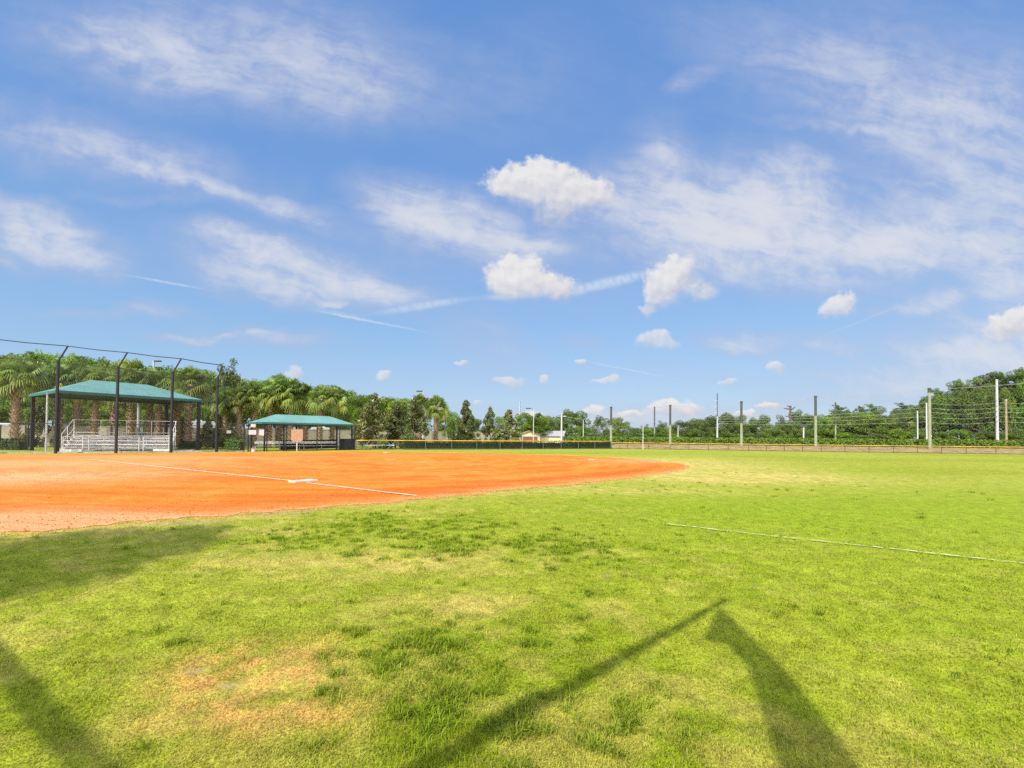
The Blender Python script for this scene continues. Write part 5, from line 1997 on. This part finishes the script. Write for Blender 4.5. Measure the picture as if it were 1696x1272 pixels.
# --- thin high cloud
cirv = distort(distort(SKYUV, 0.55, 0.7, 3), 2.0, 0.30, 4)
CIR = [  # x, y, rx, ry, rot, weight
    (1450, 330, 700, 420, 8, .15), (350, 330, 800, 330, 12, .06), (150, 90, 300, 70, 14, .25), (850, 420, 420, 110, 8, .22), (1000, 640, 900, 70, 0, .22),
    (400, 70, 420, 130, 8, .72), (560, 140, 190, 75, 8, .40), (230, 75, 260, 60, 14, .35),
    (120, 235, 290, 75, 14, .62), (330, 285, 280, 50, 17, .30), (380, 318, 240, 20, 17, .62), (180, 262, 170, 16, 12, .25), (510, 345, 110, 16, 9, .30),
    (70, 405, 190, 58, 14, 1.15), (35, 340, 90, 26, 14, .8), (60, 375, 90, 22, 10, .5),
    (480, 445, 260, 68, 13, 1.0), (420, 400, 150, 26, 14, .6), (600, 475, 150, 26, 10, .6), (400, 470, 140, 35, 8, .45),
    (690, 335, 150, 58, 18, .95), (770, 395, 190, 60, 12, .85), (880, 410, 80, 15, 2, .55),
    (230, 330, 180, 12, 2, .28), (130, 526, 90, 11, 3, .5), (255, 520, 90, 20, 2, .62), (440, 560, 140, 25, 6, .6), (330, 560, 140, 9, -8, .6),
    (800, 560, 120, 60, 20, .42), (1200, 360, 340, 120, 6, .85), (1130, 340, 220, 70, 12, .5), (1300, 410, 260, 90, 4, .75), (1290, 310, 120, 80, 30, .55), (1330, 290, 90, 40, 30, .4),
    (1480, 395, 140, 32, -12, .6), (1560, 420, 160, 40, -8, .5),
    (1560, 110, 420, 150, 14, .42), (1650, 250, 260, 170, 10, .48), (1360, 100, 340, 90, 18, .36), (1500, 240, 300, 100, 16, .24), (1380, 208, 150, 14, 4, .4), (1145, 130, 60, 26, -22, .6), (1100, 240, 80, 60, 30, .4), (1085, 250, 40, 26, 30, .35),
    (1640, 370, 260, 100, 4, .52), (1660, 480, 260, 80, -8, .42), (1560, 500, 180, 18, -10, .45), (1600, 600, 340, 65, -3, .75), (1690, 560, 200, 80, 0, .4), (1690, 430, 120, 90, 0, .4),
    (1225, 562, 100, 26, 2, .8), (1365, 570, 80, 24, 6, .55), (960, 562, 50, 18, 0, .35), (840, 120, 140, 170, 60, .2), (545, 505, 40, 10, 5, .5),
    (1050, 690, 130, 22, 0, .65), (1230, 690, 160, 24, 0, .6), (930, 690, 120, 20, 0, .5), (1420, 655, 240, 22, -4, .35), (700, 690, 200, 26, 0, .25)]
for x, y, rx, ry, rot, w in CIR:
    cirv = zadd(cirv, wmap(spot(cirv, x, y, rx * 1.2, ry * 1.25, rot), 1.0, 0.10, 0, w * .76))
cd = zget(cirv)
n1 = noise(distort(SKYUV, 1.3, .5, 3), 1.0, 9, .62, (0.55, 3.0), R(-14)).outputs['Fac']
n2 = noise(SKYUV, 2.1, 9, .6, None, 0, dist=.6).outputs['Fac']
nn = wm('ADD', wm('MULTIPLY', wmap(n1, .28, .72), .75), wm('MULTIPLY', wmap(n2, .3, .72), .45))
cir = wm('MULTIPLY', cd, wm('MULTIPLY_ADD', nn, .88, .46))
# behind the camera and overhead: an added scatter of cloud, made extra bright to lift the shadows
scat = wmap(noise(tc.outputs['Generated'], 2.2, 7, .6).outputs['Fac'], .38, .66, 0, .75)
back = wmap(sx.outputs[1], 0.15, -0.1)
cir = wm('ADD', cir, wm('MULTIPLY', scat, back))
cir = wm('SUBTRACT', 1.0, wm('POWER', 2.718, wm('MULTIPLY', cir, -1.35)))
# --- trails
trv = distort(SKYUV, 5.0, .035, 3)
TR = [(270, 466, 95, 3.2, 10, .55), (610, 531, 130, 2.8, 11.0, .6), (560, 519, 70, 6, 12, .35), (1035, 611, 105, 2.4, 11.2, .5), (700, 505, 110, 9, -9, .6), (1010, 466, 110, 13, -13, .75), (860, 486, 90, 10, -6, .5),
      (1430, 530, 130, 2.6, -22, .2)]
for x, y, rx, ry, rot, w in TR:
    trv = zadd(trv, wmap(spot(trv, x, y, rx, ry, rot), 1.0, 0.2, 0, w))
td = zget(trv)
rip = noise(SKYUV, 9.0, 5, .6, (1.6, .6), R(25)).outputs['Fac']
tr_ = wm('MINIMUM', wm('MULTIPLY', td, wmap(rip, .25, .65, .45, 1.1)), .8)
# --- heaped cloud
cuv = distort(distort(SKYUV, 2.2, .32, 3), 6.0, .14, 6)
CUM = [(885, 302, 95, 48, 4), (935, 318, 105, 46, 10), (975, 328, 58, 30, 8), (925, 348, 62, 42, 10), (868, 316, 70, 34, 10),
       (855, 462, 62, 50, 5), (880, 472, 64, 38, 0), (845, 480, 48, 30, 0), (920, 482, 50, 26, 5),
       (1120, 462, 50, 46, -18), (1095, 485, 34, 34, 0), (1165, 487, 30, 24, 0), (1075, 512, 22, 18, -30),
       (487, 621, 24, 15, 6), (635, 620, 20, 11, 6), (845, 632, 34, 13, 0), (900, 632, 12, 9, 0), (1005, 633, 34, 9, 0), (1085, 562, 34, 19, 0), (1110, 572, 18, 16, 0),
       (1395, 507, 38, 27, -18), (1380, 517, 28, 16, 0), (1290, 606, 22, 14, 0), (1682, 541, 56, 34, -10), (1700, 530, 40, 30, 0),
       (1105, 678, 38, 21, 0), (1140, 680, 32, 14, 6), (985, 681, 24, 13, 0), (1045, 690, 40, 10, 0), (1235, 687, 22, 10, 0), (880, 690, 30, 14, 0), (790, 668, 8, 7, 0), (960, 600, 10, 7, 0), (1275, 672, 30, 9, 0), (765, 603, 14, 11, 0), (1207, 635, 22, 8, 0)]
c_1 = nt.nodes.new('ShaderNodeVectorMath'); c_1.operation = 'ADD'
L(nt, cuv, c_1.inputs[0]); c_1.inputs[1].default_value = (0, 0, -3.0)
cuv = c_1.outputs[0]
side = nt.nodes.new('ShaderNodeCombineXYZ').outputs[0]     # running sums: height within the heap, weight
for x, y, rx, ry, rot in CUM:
    small = .95 if rx > 44 else (.85 if rx > 30 and y > 440 and y < 560 else (.9 if y > 670 else .62))
    z = zget(cuv)
    ln, mpv = spot(cuv, x, y, rx, ry, rot, True)
    d = wm('SUBTRACT', 1.0, ln)
    wgt = wm('MAXIMUM', wm('ADD', d, .25), 0.0)
    yl = nt.nodes.new('ShaderNodeSeparateXYZ'); L(nt, mpv, yl.inputs[0])
    c_ = nt.nodes.new('ShaderNodeCombineXYZ')
    L(nt, wm('MULTIPLY', wm('MULTIPLY_ADD', yl.outputs[0], .35, yl.outputs[1]), wgt), c_.inputs[0]); L(nt, wgt, c_.inputs[1]); L(nt, wm('MULTIPLY', wgt, small), c_.inputs[2])
    ad_ = nt.nodes.new('ShaderNodeVectorMath'); ad_.operation = 'ADD'
    L(nt, side, ad_.inputs[0]); L(nt, c_.outputs[0], ad_.inputs[1]); side = ad_.outputs[0]
    cuv = zadd(cuv, wm('SUBTRACT', wm('SMOOTH_MAX', z, d, .18), z))
cd2 = zget(cuv)
sd2 = nt.nodes.new('ShaderNodeSeparateXYZ'); L(nt, side, sd2.inputs[0])
alo = wm('DIVIDE', sd2.outputs[2], wm('MAXIMUM', sd2.outputs[1], .01))
ylo = wm('DIVIDE', sd2.outputs[0], wm('MAXIMUM', sd2.outputs[1], .01))
nc = noise(SKYUV, 4.6, 7, .58).outputs['Fac']
dens = wm('ADD', cd2, wm('MULTIPLY', wm('SUBTRACT', nc, .5), .75))
# crisp heaped tops, ragged soft bases
soft = wmap(ylo, -.5, .6, .30, 1.0)
cum = wm('DIVIDE', dens, soft, None, True)
cum = wm('MULTIPLY', cum, wm('MULTIPLY', cum, wm('MULTIPLY_ADD', cum, -2.0, 3.0)))
cum = wm('MULTIPLY', cum, wm('MULTIPLY', alo, wmap(ylo, .0, 1.0, 1.0, .45)))
offv = nt.nodes.new('ShaderNodeVectorMath'); offv.operation = 'ADD'
L(nt, SKYUV, offv.inputs[0]); offv.inputs[1].default_value = (-.06, -.10, 0)
nc2 = noise(offv.outputs[0], 4.6, 5, .5).outputs['Fac']
lit = wm('ADD', wm('MULTIPLY', wm('SUBTRACT', nc, nc2), 1.0), wm('SUBTRACT', .60, wm('MULTIPLY', ylo, .55)))
lit = wm('MAXIMUM', wm('MINIMUM', lit, 1.0), 0.0)
EXPO = 0.48
k = 1.0 / STR / 2 ** EXPO


def cl(r, g, b):
    f = lambda c: ((c / 255 + .055) / 1.055) ** 2.4
    return (f(r) * k, f(g) * k, f(b) * k)


ccol = wmix(lit, cl(188, 190, 208), cl(238, 236, 235))
skyc = sky.outputs['Color']
hs = nt.nodes.new('ShaderNodeHueSaturation')
hs.inputs['Saturation'].default_value = 1.0
hs.inputs['Value'].default_value = 1.0
L(nt, skyc, hs.inputs['Color'])
SKYGAIN = nt.nodes.new('ShaderNodeMix'); SKYGAIN.data_type = 'RGBA'; SKYGAIN.blend_type = 'MULTIPLY'; SKYGAIN.inputs['Factor'].default_value = 1
SKYGAIN.inputs['B'].default_value = (1, 1, 1, 1)
L(nt, hs.outputs['Color'], SKYGAIN.inputs['A'])
# the physical sky, evened out towards the blue of the day
el = wm('MAXIMUM', sx.outputs[2], 0.0)
rmp = nt.nodes.new('ShaderNodeValToRGB')
L(nt, el, rmp.inputs['Fac'])
stops = [(0.0, (163, 190, 220)), (0.09, (150, 187, 225)), (0.22, (131, 177, 226)), (0.42, (106, 157, 222)), (0.62, (99, 150, 219)), (1.0, (88, 136, 208))]
while len(rmp.color_ramp.elements) < len(stops):
    rmp.color_ramp.elements.new(0.5)
for e_, (p_, c_) in zip(rmp.color_ramp.elements, stops):
    e_.position = p_
    e_.color = [v / k for v in cl(*c_)] + [1]
vs_ = nt.nodes.new('ShaderNodeVectorMath'); vs_.operation = 'SCALE'; vs_.inputs['Scale'].default_value = k
L(nt, rmp.outputs['Color'], vs_.inputs[0])
c0 = wmix(wmap(sx.outputs[1], -.15, .15, .15, .8), SKYGAIN.outputs['Result'], vs_.outputs[0])
CIRC = 0
hi = tuple(v * 3.2 for v in cl(252, 248, 244))  # cloud behind the camera, brightened as fill for the shaded sides
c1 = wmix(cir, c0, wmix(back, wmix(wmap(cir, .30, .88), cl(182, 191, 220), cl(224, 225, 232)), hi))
c2 = wmix(tr_, c1, cl(205, 220, 240))
c3 = wmix(cum, c2, ccol)
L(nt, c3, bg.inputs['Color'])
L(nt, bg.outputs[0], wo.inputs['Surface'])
world.cycles.sampling_method = 'MANUAL'
world.cycles.sample_map_resolution = 1024

# ------------------------------------------------------------------ view
sc.view_settings.view_transform = 'Standard'
sc.view_settings.look = 'None'
sc.view_settings.exposure = EXPO
sc.view_settings.gamma = 1
sc.cycles.max_bounces = 6
sc.cycles.transparent_max_bounces = 16
sc.cycles.caustics_reflective = False
sc.cycles.caustics_refractive = False
sc.cycles.use_denoising = False
